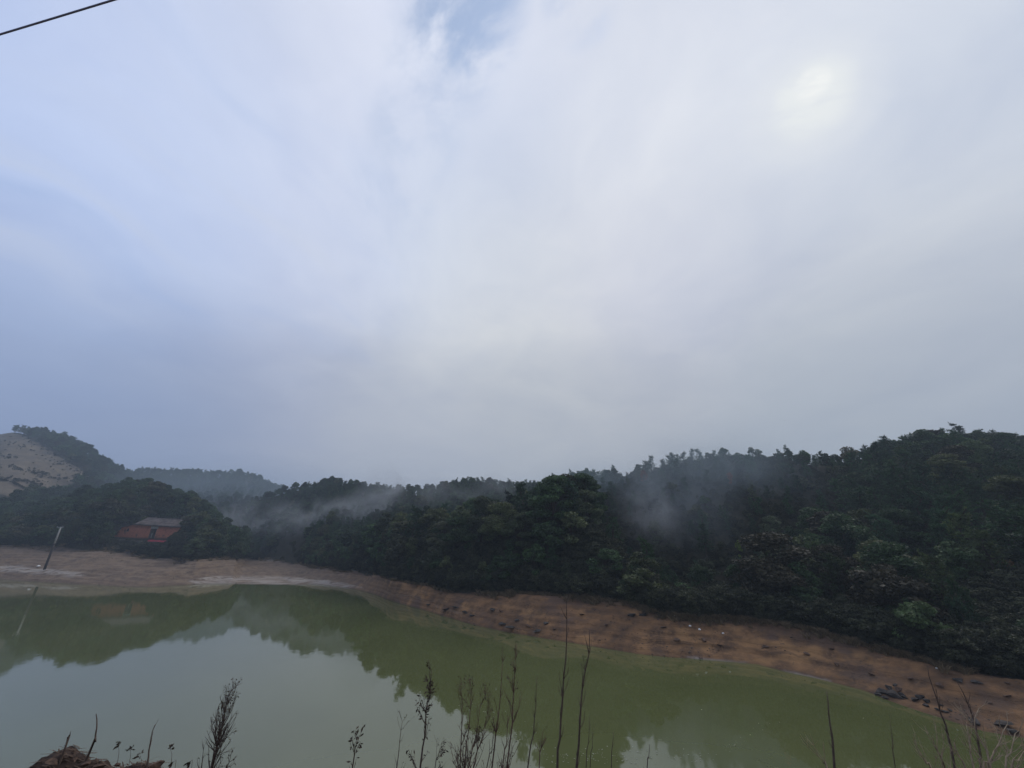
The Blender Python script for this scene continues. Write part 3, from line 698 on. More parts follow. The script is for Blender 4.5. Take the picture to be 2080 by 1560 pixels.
# undergrowth along the top of the bank, under the trees, and low scrub on the meadow terraces
ug = []
ss = RNG.uniform(-1.5, 1.6, 7000); dd = RNG.uniform(-.6, 9, 7000)
for s, d in zip(ss, dd):
    yb_ = max(np.interp(s, BS, BY), np.interp(s, WS, WY)+1); y = yb_+d*(1 if yb_ > 60 else .8); x = s*y
    if d < 0: continue
    if -.645 < s < -.50 and y < np.interp(s, [-.65, -.58, -.50], [101, 112, 104]) and random.random() < .95: continue
    if abs(x-HX) < 11 and y > 96.5: continue
    near_house = abs(x-HX) < 11 and y > 91
    ug.append((x, y, 0, random.uniform(.16, .36)*(.4 if near_house else 1.0 if d > .5 else .6), random.uniform(1.0, 1.7)))
for s, d in zip(RNG.uniform(.02, 1.5, 5500), RNG.uniform(6, 36, 5500)):
    yb_ = max(np.interp(s, BS, BY), np.interp(s, WS, WY)+1); ug.append((s*(yb_+d), yb_+d, 0, random.uniform(.09, .2), random.uniform(1.0, 1.7)))
LINES = [([(0, 897), (30, 903), (55, 910)], 40), ([(-40, 922), (10, 929), (30, 932)], 46), ([(-40, 944), (20, 948), (62, 960), (105, 972), (150, 975)], 150), ([(58, 953), (100, 966)], 40), ([(90, 935), (135, 950), (170, 962)], 60),
         ([(-40, 970), (20, 974), (60, 979), (90, 990)], 130), ([(-40, 993), (15, 1000), (40, 1006)], 80), ([(60, 915), (95, 925)], 14), ([(40, 886), (70, 902), (110, 925), (150, 948), (185, 966)], 90)]
for pl, cnt in LINES:
    for k in range(int(cnt*.55)):
        t = random.random()*(len(pl)-1); i = int(t); f = t-i
        px = pl[i][0]*(1-f)+pl[i+1][0]*f+random.gauss(0, 4); py = pl[i][1]*(1-f)+pl[i+1][1]*f+random.gauss(0, 2.6)
        ug.append((px, py, 1, random.uniform(.07, .2), random.uniform(1.2, 2.2)))
for k in range(150):
    px, py = random.uniform(-60, 195), random.uniform(868, 1030)
    if in_poly(np.array([px]), np.array([py]), MEADOW)[0]: ug.append((px, py, 1, random.uniform(.06, .16), random.uniform(1.2, 2.2)))
A = []
ysq = np.linspace(150, 262, 900)
for q in ug:
    if q[2] == 0: A.append((q[0], q[1], float(ground(q[0], q[1]))-.1, q[3], q[4]))
    else:
        s, t = ps(q[0], q[1]); zz = ground(s*ysq, ysq); k = np.argmax(zz >= CAM_H+t*ysq)
        if zz[k] >= CAM_H+t*ysq[k]: A.append((s*ysq[k], ysq[k], zz[k]-.1, q[3], q[4]))
scatter('undergrowth', 'low dark scrub under the trees and along the dry terraces', [b for b in bc if b], A, (.042, .046, .024))

# ------------------------------------------------------------------ brick house
def mat_brick():
    m, n = nt_new('red_brick'); g = G(n)
    co = g.n('ShaderNodeTexCoord').outputs['Object']
    xz = g.n('ShaderNodeSeparateXYZ', {0: co}).outputs
    vec = g.n('ShaderNodeCombineXYZ', {0: g.math('ADD', xz[0], xz[1]), 1: xz[2], 2: 0.0}).outputs[0]
    br = g.n('ShaderNodeTexBrick', {'Vector': vec, 'Color1': (.47, .160, .085, 1), 'Color2': (.38, .128, .074, 1), 'Mortar': (.15, .075, .05, 1), 'Scale': 1.0, 'Mortar Size': .012, 'Brick Width': .3, 'Row Height': .1})
    no = g.noise(co, .9, 6, .65)
    c = g.mix(g.ramp(no, .50, .72), br.outputs[0], (.085, .060, .042))
    z = xz[2]
    c = g.mix(g.ramp(g.math('ADD', z, g.math('MULTIPLY', no, .8)), .95, .25), c, (.07, .045, .035))
    b = g.n('ShaderNodeBsdfPrincipled', {'Base Color': c, 'Roughness': .9, 'Specular IOR Level': .2})
    g.n('ShaderNodeOutputMaterial', {0: b.outputs[0]}); return m
M_BRICK = mat_brick()
M_TILE = mat_simple('grey_tile', (.105, .088, .085), .85, .45, 1.2, .3)
M_PLASTER = mat_simple('pale_plaster', (.33, .33, .30), .9, .2, 2)
M_SHADE = mat_simple('interior_shade', (.012, .011, .011), .95, .2, 2)  # near-black panels stand in for the shade inside door and window openings
M_WOODW = mat_simple('weathered_wood', (.10, .075, .06), .9, .3, 4)
M_STONE = mat_simple('grey_stone', (.095, .092, .080), .95, .4, 2.0, .4)
M_REDCLOTH = mat_simple('red_cloth', (.30, .035, .05), .8, .25, 2.0)
SH = -.055
def shear(mb):
    mb.v = [(x, y, z+SH*x) for x, y, z in mb.v]; return mb
HP = (HX, HOUSE_Y, HOUSE_Z)
house = thing('brick_house', 'abandoned low red brick house with grey tiled roof among the grove trees', 'house', HP)
X0, X1, X2 = -7.3, -3.6, 7.1; T = .28; DEP = 4.8; HW = 3.25; RH = 4.5
w = MB()
w.box((X1, 0, -.6), (.15, T, HW)); w.box((1.45, 0, -.6), (X2, T, HW)); w.box((.15, 0, 2.78), (1.45, T, HW))          # front wall round the doorway
w.box((.15, 0, -.6), (1.45, T, .02))
w.box((X2-T, T, -.6), (X2, DEP, HW)); w.box((X1, DEP-T, -.6), (X2-T, DEP, HW)); w.box((X1, T, -.6), (X1+T, DEP-T, HW))
for xg0, xg1 in ((X1, X1+T), (X2-T, X2)):                                                                          # gables
    n = len(w.v); w.v += [(xg0, 0, HW), (xg0, DEP, HW), (xg0, DEP/2, RH), (xg1, 0, HW), (xg1, DEP, HW), (xg1, DEP/2, RH)]
    w.f += [[n, n+2, n+1], [n+3, n+4, n+5], [n, n+3, n+5, n+2], [n+1, n+2, n+5, n+4]]
shear(w).build('wall', M_BRICK, house)
l = MB()                                                                                                             # side room under a falling roof, with a small window
zt = lambda x: 2.15 + (x-X0)*(3.15-2.15)/(X1-X0)
def seg(xa, xb, za, zb_):
    top_a = zt(xa) if zb_ is None else zb_; top_b = zt(xb) if zb_ is None else zb_
    l.hexa([(xa, .02, za), (xb, .02, za), (xb, T, za), (xa, T, za), (xa, .02, top_a), (xb, .02, top_b), (xb, T, top_b), (xa, T, top_a)])
seg(X0, -5.95, -.6, None); seg(-5.95, -5.3, -.6, 1.35); seg(-5.95, -5.3, 2.0, None); seg(-5.3, X1-.003, -.6, None)
l.hexa([(X0, T, -.6), (X0+T, T, -.6), (X0+T, 5, -.6), (X0, 5, -.6), (X0, T, 2.1), (X0+T, T, 2.1), (X0+T, 5, 2.1), (X0, 5, 2.1)])
l.hexa([(X0, 5, -.6), (X1-.01, 5, -.6), (X1-.01, 5.2, -.6), (X0, 5.2, -.6), (X0, 5, 2.1), (X1-.01, 5, 3.1), (X1-.01, 5.2, 3.1), (X0, 5.2, 2.1)])
shear(l).build('side_room_wall', M_BRICK, house)
lr = MB(); lr.hexa([(X0-.35, -.3, 2.08), (X1-.03, -.3, 3.17), (X1-.03, 5.4, 3.17), (X0-.35, 5.4, 2.08), (X0-.35, -.3, 2.22), (X1-.03, -.3, 3.31), (X1-.03, 5.4, 3.31), (X0-.35, 5.4, 2.22)])
shear(lr).build('side_room_roof', M_TILE, house)
bw = MB(); bw.hexa([(-8.7, .5, -.8), (-7.6, .4, -.8), (-7.6, .7, -.8), (-8.7, .8, -.8), (-8.7, .5, .9), (-7.6, .4, 1.75), (-7.6, .7, 1.75), (-8.7, .8, .9)])
shear(bw).build('broken_wall', M_BRICK, house)
b2 = MB(); b2.box((-7.58, .42, -.6), (-7.32, .8, 1.5)); shear(b2).build('side_doorway', M_SHADE, house)
rf = MB(); OV = .55
def slab(xa, xb, ya, za, yb_, zb_, th):
    rf.hexa([(xa, ya, za), (xb, ya, za), (xb, yb_, zb_), (xa, yb_, zb_), (xa, ya, za+th), (xb, ya, za+th), (xb, yb_, zb_+th), (xa, yb_, zb_+th)])
sl = (RH-HW)/(DEP/2)
slab(X1-.3, X2+.35, -OV, HW-OV*sl+.03, DEP/2, RH+.03, .12)
slab(X1-.3, X2+.35, DEP+OV, HW-OV*sl+.03, DEP/2+.004, RH+.03, .12)
roof = shear(rf).build('roof', M_TILE, house)
tl = MB(); nx = 44
for i in range(nx):                                                                                                   # rounded tile courses running up the front slope
    xa = X1-.25 + (X2-X1+.5)*i/nx; wv = random.uniform(-.02, .02)
    tl.tube([(xa+.1, -OV-.04, HW-OV*sl+.17+wv), (xa+.1, DEP/4, HW+sl*DEP/4+.165+random.uniform(-.05, .02)), (xa+.1, DEP/2, RH+.17)], [.075]*3, 5)
tt = shear(tl).build('tile_courses', M_TILE, roof); tt['kind'] = 'stuff'
rd = MB(); rd.tube([(X1-.35, DEP/2, RH+.2), (0, DEP/2, RH+.13), (2.5, DEP/2, RH+.2), (X2+.4, DEP/2, RH+.19)], [.13]*4, 6); shear(rd).build('ridge_tiles', M_TILE, roof)
el = MB(); el.box((X1-.28, -OV+.02, HW-OV*sl-.09), (X2+.32, -OV+.12, HW-OV*sl+.025)); shear(el).build('eave_board', M_WOODW, house)
d = MB(); d.box((.16, .9, -.1), (1.44, .94, 2.78)); shear(d).build('doorway', M_SHADE, house)
dl = MB(); dl.hexa([(.17, .05, .05), (.22, .03, .05), (.42, .85, .05), (.37, .87, .05), (.17, .05, 2.3), (.22, .03, 2.3), (.42, .85, 2.3), (.37, .87, 2.3)])
door = shear(dl).build('door', M_WOODW, house); door['label'] = 'half open weathered door leaf'
pn = MB(); pn.box((.36, .30, .25), (.50, .34, 1.2)); shear(pn).build('door_notice', M_PLASTER, door)
ln = MB(); ln.box((-.05, -.035, 2.30), (1.75, .05, 2.80)); shear(ln).build('lintel', M_PLASTER, house)
jb = MB(); jb.box((.03, -.03, -.1), (.15, .06, 2.298)); jb.box((1.45, -.03, -.1), (1.57, .06, 2.298)); shear(jb).build('door_frame', M_WOODW, house)
wd = MB(); wd.box((-5.94, .20, 1.36), (-5.31, .25, 1.99)); shear(wd).build('window', M_SHADE, house)
ws = MB(); ws.box((-6.05, -.05, 1.26), (-5.2, .10, 1.34)); shear(ws).build('window_sill', M_STONE, house)
tw = thing('terrace_wall', 'low mossy stone retaining ledge along the front of the brick house', 'wall', (HX, HOUSE_Y-3.9, HOUSE_Z-1.15))
random.seed(31)
for i in range(26):
    for j in range(2):
        xa = -9.6+i*.44+j*.2; b = MB(); zz = j*.42 + SH*xa
        b.hexa([(xa+random.uniform(0, .03), random.uniform(-.05, .03), zz), (xa+.41, random.uniform(-.05, .03), zz), (xa+.41, .5, zz), (xa, .5, zz), (xa, random.uniform(-.04, .04), zz+.40), (xa+.40, random.uniform(-.04, .04), zz+.40+random.uniform(-.03, .01)), (xa+.40, .5, zz+.4), (xa, .5, zz+.4)])
        b.build('stone', M_STONE, tw)
rt = MB(); n = 24
for i in range(n+1):
    x = 2.2+5.2*i/n; zz = SH*x
    for k, (yy, zv) in enumerate(((-.35, -.55), (-.32, -.02), (0, .10), (.35, .02), (.38, -.3))):
        rt.v.append((x, yy+.06*math.sin(i*1.7+k), zz+zv+.05*math.sin(i*.9+k*2)))
rt.f = [[a*5+k, (a+1)*5+k, (a+1)*5+k+1, a*5+k+1] for a in range(n) for k in range(4)]
tag(rt.build('red_tarpaulin', M_REDCLOTH, None, True, (HX, HOUSE_Y-2.0, HOUSE_Z-.2)), 'long faded red tarpaulin draped low in front of the brick house', 'tarpaulin')

# ------------------------------------------------------------------ concrete pole on the mud
M_CONC = mat_simple('pale_concrete', (.34, .33, .31), .85, .12, 5)
M_CONCD = mat_simple('stained_concrete', (.050, .042, .040), .9, .3, 3)
M_METAL = mat_simple('galvanised_steel', (.30, .31, .32), .5, .15, 6)
M_CABLE = mat_simple('cable_sheath', (.28, .30, .46), .7, .1, 10)
pb = hit(90, 1157); Ytop = pb.y; ptop = P(124, 1070, Ytop); dv = ptop-pb
pole = thing('utility_pole', 'disused concrete utility pole leaning over the tan mud bank, pale above and dark below', 'pole', pb)
k1 = .60
s1 = MB(); s1.tube([Vector((0, 0, -.4)), dv*.3, dv*k1], [.19, .175, .155], 10); s1.build('stained_base', M_CONCD, pole, True)
s2 = MB(); s2.tube([dv*k1, dv*.8, dv], [.155, .13, .11], 10); s2.build('shaft', M_CONC, pole, True)
ca = MB(); c0 = dv*.985; ca.box((c0.x-.62, c0.y-.17, c0.z-.05), (c0.x+.62, c0.y-.11, c0.z+.05)); cr_ = ca.build('crossarm', M_METAL, pole)
for sx in (-.55, .5):
    i_ = MB(); i_.tube([(c0.x+sx, c0.y-.14, c0.z+.05), (c0.x+sx, c0.y-.14, c0.z+.12), (c0.x+sx, c0.y-.14, c0.z+.16), (c0.x+sx, c0.y-.14, c0.z+.24)], [.03, .06, .04, .05], 7); i_.build('insulator', M_CONC, cr_)

# overhead cable crossing the upper corner
def on_ray(px, py, up):
    u, y, z = pdir(px, py); k = up/z; return Vector((u*k, y*k, CAM_H+up))
a = on_ray(0, 70, 6.0); b = on_ray(237, -2, 6.1); dcab = b-a; cb = MB()
cb.tube([a+dcab*t+Vector((0, 0, .0022*((t-.5)*(t-.5)-.25)*dcab.length**2)) for t in np.linspace(-14, 14, 57)], [.0105]*57, 8)
tag(cb.build('power_cable', M_CABLE, None, True), 'single dark overhead cable crossing the sky high at the edge', 'cable')

# ------------------------------------------------------------------ rocks, litter, flecks of painted glint and scum
M_ROCK = mat_simple('dark_rock', (.062, .054, .048), .95, .5, 3.0, .6, .1)
M_ROCKB = mat_simple('brown_rock', (.090, .055, .038), .92, .4, 3.0, .6)
M_WHITE = mat_simple('white_plastic', (.80, .80, .78), .5, .05, 3)
def rock_mesh(seed, flat=.6):
    random.seed(seed); bm = bmesh.new()
    bmesh.ops.create_icosphere(bm, subdivisions=3, radius=.5)
    cuts = [(rv(), random.uniform(.10, .30)) for _ in range(11)]
    for vtx in bm.verts:
        for nrm, dd in cuts:
            q = vtx.co.dot(nrm)
            if q > dd: vtx.co -= nrm*(q-dd)*.95
        vtx.co += rv()*.004; vtx.co.z *= flat
    me = bpy.data.meshes.new('rock'); bm.to_mesh(me); bm.free(); return me
ROCKS = [rock_mesh(400+i, .5+.08*(i % 4)) for i in range(6)]
for i, me in enumerate(ROCKS): me.materials.append(M_ROCK)
ROCKS_B = [m.copy() for m in ROCKS[:4]]
for me in ROCKS_B: me.materials[0] = M_ROCKB
random.seed(9)
def rock(px, py, wpx, label, group=None, brown=False, flat=1.0):
    p = hit(px, py); k = wpx/F*(p.y/pdir(px, py)[1])
    o = link('rock', random.choice(ROCKS_B if brown else ROCKS), None, p)
    k *= 1.15; o.scale = (k*1.15, k*random.uniform(.8, 1.1), k*random.uniform(.75, 1.0)*flat); o.rotation_euler = (random.uniform(-.2, .2), random.uniform(-.2, .2), random.uniform(0, 6.28)); o.location.z += k*.08
    return tag(o, label, 'rock', group)
rock(1815, 1415, 34, 'largest dark slab of the rock pile at the waterline', 'rocks of the dark waterline pile', flat=.8)
rock(1795, 1408, 26, 'dark angular rock on the lake side of the waterline pile', 'rocks of the dark waterline pile')
rock(1825, 1402, 18, 'pale topped rock crowning the dark waterline pile', 'rocks of the dark waterline pile', True)
for px, py, wpx in ((1782, 1411, 14), (1806, 1400, 17), (1832, 1412, 15), (1840, 1420, 13), (1800, 1420, 14), (1817, 1393, 10)):
    rock(px, py, wpx, 'small dark stone tumbled about the waterline rock pile', 'rocks of the dark waterline pile')
for px, py, wpx in ((1862, 1424, 18), (1874, 1418, 20), (1886, 1426, 16), (1880, 1434, 13)):
    rock(px, py, wpx, 'dark stone of the smaller cluster just past the rock pile', 'rocks of the smaller cluster')
for px, py, wpx in ((1905, 1443, 13), (1918, 1447, 17), (1930, 1444, 12), (1912, 1434, 10)):
    rock(px, py, wpx, 'dark stone at the damp edge beyond the smaller cluster', 'stones beyond the smaller cluster')
rock(1912, 1397, 14, 'lone pale stone high on the red bank above the clusters', None, True)
rock(1946, 1384, 24, 'flat dark rock high on the red bank close to the trees', None, flat=.6)
rock(1988, 1388, 20, 'dark rock on the upper bank past the flat rock', None, flat=.6)
rock(2040, 1476, 44, 'long dark boulder at the waterline near the pale canes', None, flat=.45)
rock(1980, 1470, 26, 'low dark boulder at the waterline before the long boulder', None, flat=.5)
rock(2066, 1490, 30, 'dark wet boulder beyond the long boulder at the waterline', None, flat=.5)
rock(1283, 1252, 20, 'broad dark outcrop on the red bank below the headland tip', 'two dark outcrops on the red bank')
rock(1307, 1251, 21, 'squarer dark outcrop beside the broad one on the red bank', 'two dark outcrops on the red bank')
for px, py, wpx, br in ((870, 1231, 14, 0), (905, 1240, 22, 0), (925, 1236, 24, 0), (945, 1246, 18, 0), (960, 1252, 14, 0), (1000, 1240, 18, 0), (1018, 1243, 14, 1)):
    rock(px, py, wpx, 'dark stone in the rubble on the headland bank near the waterline', 'rubble on the headland bank', bool(br), .6)
for px, py, wpx, br in ((1022, 1270, 20, 0), (1050, 1262, 16, 0), (1040, 1277, 24, 0), (1075, 1274, 16, 1), (1092, 1283, 18, 0), (1110, 1268, 14, 0), (1125, 1280, 13, 1)):
    rock(px, py, wpx, 'dark flat stone along the waterline under the middle of the headland', 'stones under the headland', bool(br), .5)
for px, py, wpx in ((1180, 1250, 12), (1232, 1270, 12), (1266, 1280, 10), (1350, 1275, 13), (1375, 1300, 14), (1430, 1300, 15), (1460, 1312, 13), (1555, 1315, 16), (1640, 1330, 14), (1700, 1352, 15), (1770, 1372, 14), (1690, 1320, 16), (1850, 1380, 15), (2010, 1430, 14), (2050, 1420, 16)):
    rock(px, py, wpx, 'brown stone lying loose on the open red bank', 'loose stones on the red bank', True, .6)
random.seed(55); gp = []
for k in range(3000):
    if k < 2000: s = random.uniform(-.42, 1.4)
    else: s = random.uniform(-1.4, -.42)
    y0_ = np.interp(s, WS, WY); y1_ = max(np.interp(s, BS, BY), y0_+1); w_ = random.random()**1.3; y = y0_+(y1_-y0_)*w_
    if vnoise(s*y, y, 5, 41)+vnoise(s*y, y, 1.5, 42)*.7 < .02: continue
    gp.append((s*y, y, float(ground(s*y, y))-.005, random.choice((.05, .07, .07, .09, .12, .17))*(1 if s > -.42 else 1.6), random.uniform(.9, 1.6)))
gh = [o for o in COL.objects if o.name.split('.')[0] == 'rock']
pr = []
for me in ROCKS_B+ROCKS[:2]:
    for o in gh:
        if o.data == me: pr.append(o); break
scatter('gravel', 'loose stones and clods strewn over the bare banks', pr, gp, (1, 1, 1))
M_TUFT = mat_simple('dry_grass', (.17, .125, .070), .9, .4, 3)
def tuft_mesh(seed):
    random.seed(seed); m = MB()
    for i in range(46):
        a = random.uniform(0, 6.283); r = random.uniform(0, .18); b = Vector((math.cos(a)*r, math.sin(a)*r, -.03)); L = random.uniform(.25, .6)
        d = Vector((math.cos(a)*random.uniform(.1, .7), math.sin(a)*random.uniform(.1, .7), 1)).normalized(); sd = d.cross(rv()).normalized()*.011
        t = b+d*L+Vector((math.cos(a), math.sin(a), -.5))*L*.25; mid_ = b+d*L*.6
        n = len(m.v); m.v += [tuple(b-sd), tuple(b+sd), tuple(mid_+sd*.8), tuple(mid_-sd*.8), tuple(t)]; m.f += [[n, n+1, n+2, n+3], [n+3, n+2, n+4]]
    return mesh_from('grass_tuft', m.v, m.f, M_TUFT)
tp = []
for k, (px, py, lab) in enumerate(((1150, 1222, 'dry grass tuft on the bank crest behind the tallest stem'), (1600, 1280, 'dry grass tuft at the forest edge past the litter scraps'), (1760, 1312, 'dry grass tuft at the forest edge above the rock pile'))):
    o = link('grass_tuft', tuft_mesh(500+k), None, hit(px, py)); tag(o, lab, 'grass tuft'); tp.append(o)
random.seed(66); gt = []
for k in range(2600):
    s = random.uniform(-1.35, 1.4); yw_ = np.interp(s, WS, WY); yb_ = max(np.interp(s, BS, BY), yw_+1); w_ = 1.05-abs(random.gauss(0, .075 if s > -.4 else .07))
    y = yw_+(yb_-yw_)*w_
    if vnoise(s*y, y, 3.5, 51)+random.uniform(-.2, .2) < -.02: continue
    gt.append((s*y, y, float(ground(s*y, y))-.02, random.uniform(.4, 1.0)*(1 if s > -.4 else 1.3), random.uniform(.9, 1.6)))
scatter('dry_grass', 'tufts of dry brown grass along the upper edge of the bank', tp, gt, (1, 1, 1))
def litter(px, py, wpx, label):
    p = hit(px, py); k = max(wpx/F*(p.y/pdir(px, py)[1]), .1); m = MB()
    n = 9; m.v.append((0, 0, k*.42))
    for i in range(n):
        a = 6.283*i/n; r = k*random.uniform(.35, .6); m.v.append((math.cos(a)*r, math.sin(a)*r, k*random.uniform(.02, .25)))
    for i in range(n): m.f.append([0, 1+i, 1+(i+1) % n])
    for i in range(n): m.v.append((m.v[1+i][0]*.7, m.v[1+i][1]*.7, -.02))
    for i in range(n): m.f.append([1+i, n+1+i, n+1+(i+1) % n, 1+(i+1) % n])
    o = m.build('plastic_litter', M_WHITE, None, False, p); tag(o, label, 'litter', 'white scraps of litter on the banks')
litter(1369, 1252, 5, 'white litter scrap nearest the trees beyond the headland tip')
litter(1402, 1275, 6, 'brightest white litter scrap on the red bank, first of the pair')
litter(1421, 1279, 6, 'second white litter scrap of the pair on the red bank')
litter(1469, 1287, 5, 'single white litter scrap past the pair on the red bank')
litter(78, 1151, 7, 'white plastic scrap on the mud beside the leaning pole')
litter(1903, 1358, 4, 'tiny white scrap under the trees above the rock pile')
fl = MB(); random.seed(77)  # pale flecks painted for sky glints on ripples, mixed with scum
def fleck(px, py, k):
    s, t = ps(px, py); Y = -CAM_H/t; c = Vector((s*Y, Y, .006)); n = len(fl.v); a0 = random.uniform(0, 6.28)
    for i in range(5):
        a = a0+6.283*i/5; r = k*random.uniform(.5, 1.1); fl.v.append((c.x+math.cos(a)*r*1.5, c.y+math.sin(a)*r, .006+random.uniform(0, .012)))
    fl.f.append([n+i for i in range(5)])
for i in range(230):
    q = random.random()
    if q < .62: px = random.triangular(1040, 1480, 1180); py = 1532+14*random.random()**1.4*random.choice((-1, 1))+random.uniform(-4, 14)
    elif q < .74:
        t = random.random(); px = 1400+160*t+random.gauss(0, 8); py = 1542-75*t**1.6+random.gauss(0, 5)
    elif q < .95: px, py = random.uniform(930, 1100), random.uniform(1420, 1530)
    else: px, py = random.uniform(1100, 1900), random.uniform(1400, 1555)
    fleck(px, min(py, 1580), random.uniform(.008, .028))
M_FLECK = mat_simple('pale_fleck', (.27, .28, .20), .7, .2, 3)
o = fl.build('glint_scum_flecks', M_FLECK); tag(o, 'pale flecks painted as sky glints on the ripples, with scum and leaf scraps', kind='stuff')

# ------------------------------------------------------------------ dead weeds and saplings on the near embankment
M_STEM = mat_simple('dead_stem', (.088, .062, .047), .85, .3, 30)
M_STEMR = mat_simple('reddish_stem', (.115, .068, .050), .85, .3, 30)
M_CANE = mat_simple('dry_cane', (.30, .23, .155), .8, .25, 30)
M_DRYLEAF = mat_simple('withered_leaf', (.050, .034, .022), .85, .4, 20)
def weed(name, label, cat, pts, Y, r0, twigs=14, tl=.22, leaves=0, mat=None, group=None, sub=2, spread=.6, tstart=.25, seedy=False, leaf_k=.02):
    """a stem through photograph pixels, carried on down to the soil; twigs rise steeply from it"""
    mat = mat or M_STEM; r0 = r0*.78
    W_ = [P(px, py, Y+.0*i) for i, (px, py) in enumerate(pts)]       # top ... bottom
    d = (W_[-1]-W_[-2]).normalized(); low = W_[-1].copy(); gz = float(emb_z(low.x, low.y))
    if name.startswith('mound'): pass
    if low.z > gz:
        L = (low.z-gz)/max(.5, -d.z); low = low + Vector((d.x*L*.5, d.y*L*.5, -(low.z-gz)-.04)); W_.append(low)
    W_ = W_[::-1]
    # smooth and slightly crooked
    path = []
    for i in range(len(W_)-1):
        n = max(2, int((W_[i+1]-W_[i]).length/.12))
        a_, b_, c_, d_ = W_[max(i-1, 0)], W_[i], W_[i+1], W_[min(i+2, len(W_)-1)]
        for k in range(n):
            t = k/n; path.append(.5*((2*b_)+(c_-a_)*t+(2*a_-5*b_+4*c_-d_)*t*t+(3*b_-a_-3*c_+d_)*t**3))
    path.append(W_[-1]); m = len(path)
    path = [p + (rv()*r0*.4 if 0 < i < m-1 else Vector()) for i, p in enumerate(path)]
    base = path[0].copy(); loc = [p-base for p in path]
    o = thing(name, label, cat, base, 0, group)
    st_ = MB(); st_.tube(loc, [r0*(1-.82*(i/(m-1))**1.0) for i in range(m)], 6); st_.build('stem', mat, o, True)
    tw_ = MB(); lv = MB()
    def leaf(p, dirv, k):
        dirv = (dirv+Vector((0, 0, -.9))+rv()*.6).normalized(); sd = dirv.cross(rv()).normalized()*k*.2
        lv.tri(p, p+dirv*k*.5+sd, p+dirv*k); lv.tri(p, p+dirv*k, p+dirv*k*.5-sd)
    def twig(p, dirv, L, r, lev):
        pts_ = [p]; dd = dirv
        for i in range(4):
            dd = (dd+rv()*.22+Vector((0, 0, .12))).normalized(); pts_.append(pts_[-1]+dd*L/4)
        tw_.tube(pts_, [r, r*.85, r*.7, r*.5, r*.35], 3, False)
        if lev > 0:
            for k in range(random.choice((1, 2, 3))): twig(random.choice(pts_[1:4]), (dd+rv()*.7).normalized(), L*random.uniform(.4, .65), r*.65, lev-1)
        for k in range(leaves):
            if random.random() < .7: leaf(random.choice(pts_[1:]), dd, random.uniform(.6, 1.4)*leaf_k)
        if seedy:
            for k in range(3): leaf(pts_[-1], dd, leaf_k*.7)
    vis0 = max(1, int(m*tstart))
    for k in range(twigs):
        i = random.randint(vis0, m-1); f = i/(m-1); ax = (loc[min(i+1, m-1)]-loc[max(0, i-1)]).normalized()
        a = random.uniform(0, 6.283); side = Vector((math.cos(a), math.sin(a)*.6, 0))
        twig(loc[i], (ax+side*spread*random.uniform(.5, 1.3)).normalized(), tl*random.uniform(.5, 1.2)*(1.15-.6*f), r0*.34*(1.2-.7*f), sub-1)
    if tw_.v: tag(tw_.build('twigs', mat, o), kind='stuff')
    if lv.v: tag(lv.build('dry_leaves', M_DRYLEAF, o), kind='stuff')
    return o
random.seed(21)
weed('dead_weed', 'tallest bare dark stem, rising in front of the red bank', 'dead weed', [(1150, 1213), (1151, 1260), (1148, 1340), (1142, 1420), (1136, 1500), (1131, 1575)], 3.4, .0165, 15, .17, 0, sub=1, spread=.75, tstart=.45)
weed('dead_weed', 'second tallest bare stem with thin side twigs beside the tallest', 'dead weed', [(1197, 1280), (1195, 1330), (1184, 1400), (1178, 1480), (1171, 1575)], 3.3, .0165, 18, .20, 0, sub=1, spread=.8, tstart=.45)
weed('dead_weed', 'slim slightly bowed stem standing before the two tallest stems', 'dead weed', [(1091, 1375), (1088, 1430), (1083, 1490), (1071, 1575)], 3.3, .011, 6, .10, 0, sub=1, tstart=.5)
weed('dead_weed', 'dead stem hung with withered dangling leaves against the bright water', 'dead weed', [(877, 1362), (872, 1410), (866, 1450), (862, 1500), (853, 1575)], 3.0, .0125, 30, .15, 4, sub=2, spread=.9, tstart=.35)
weed('dead_weed', 'twiggy stem of the middle clump, taller straight one', 'dead weed', [(1021, 1345), (1015, 1420), (1008, 1490), (998, 1575)], 3.2, .013, 16, .16, 0, sub=2, tstart=.4, mat=M_STEMR)
weed('dead_weed', 'densely twigged stem with upswept top in the middle clump', 'dead weed', [(1047, 1342), (1043, 1410), (1040, 1470), (1028, 1575)], 3.2, .013, 34, .18, 1, sub=2, tstart=.4, leaf_k=.016, mat=M_STEMR)
weed('dead_weed', 'short twiggy stem leaning between the stems of the middle clump', 'dead weed', [(1033, 1455), (1028, 1510), (1018, 1575)], 3.1, .011, 16, .14, 0, sub=2, mat=M_STEMR)
for tops, lab in (([(938, 1415), (937, 1490), (933, 1575)], 'thin upright stem at the outer side of the bushy clump'), ([(957, 1412), (952, 1480), (943, 1575)], 'tallest reddish stem of the bushy clump'),
                  ([(975, 1436), (966, 1500), (948, 1575)], 'forked reddish stem leaning through the bushy clump'), ([(990, 1452), (976, 1510), (958, 1575)], 'slanting reddish stem on the inner side of the bushy clump')):
    weed('dead_weed', lab, 'dead weed', tops, 3.1, .0115, 26, .20, 1, sub=3, spread=.55, mat=M_STEMR, group='stems of the bushy reddish clump', leaf_k=.014)
weed('dead_weed', 'low curly stem between the bushy clump and the middle clump', 'dead weed', [(1002, 1500), (998, 1530), (985, 1575)], 3.0, .009, 14, .12, 1, sub=2, leaf_k=.015)
weed('dead_weed', 'short bushy stem below the slim bowed stem', 'dead weed', [(1102, 1488), (1099, 1520), (1094, 1575)], 3.1, .0095, 16, .12, 0, sub=2, spread=.7, mat=M_STEMR)
weed('dead_weed', 'thin straight shoot close beside the second tallest stem', 'dead weed', [(1198, 1455), (1195, 1510), (1190, 1575)], 3.2, .0075, 8, .10, 0, sub=1)
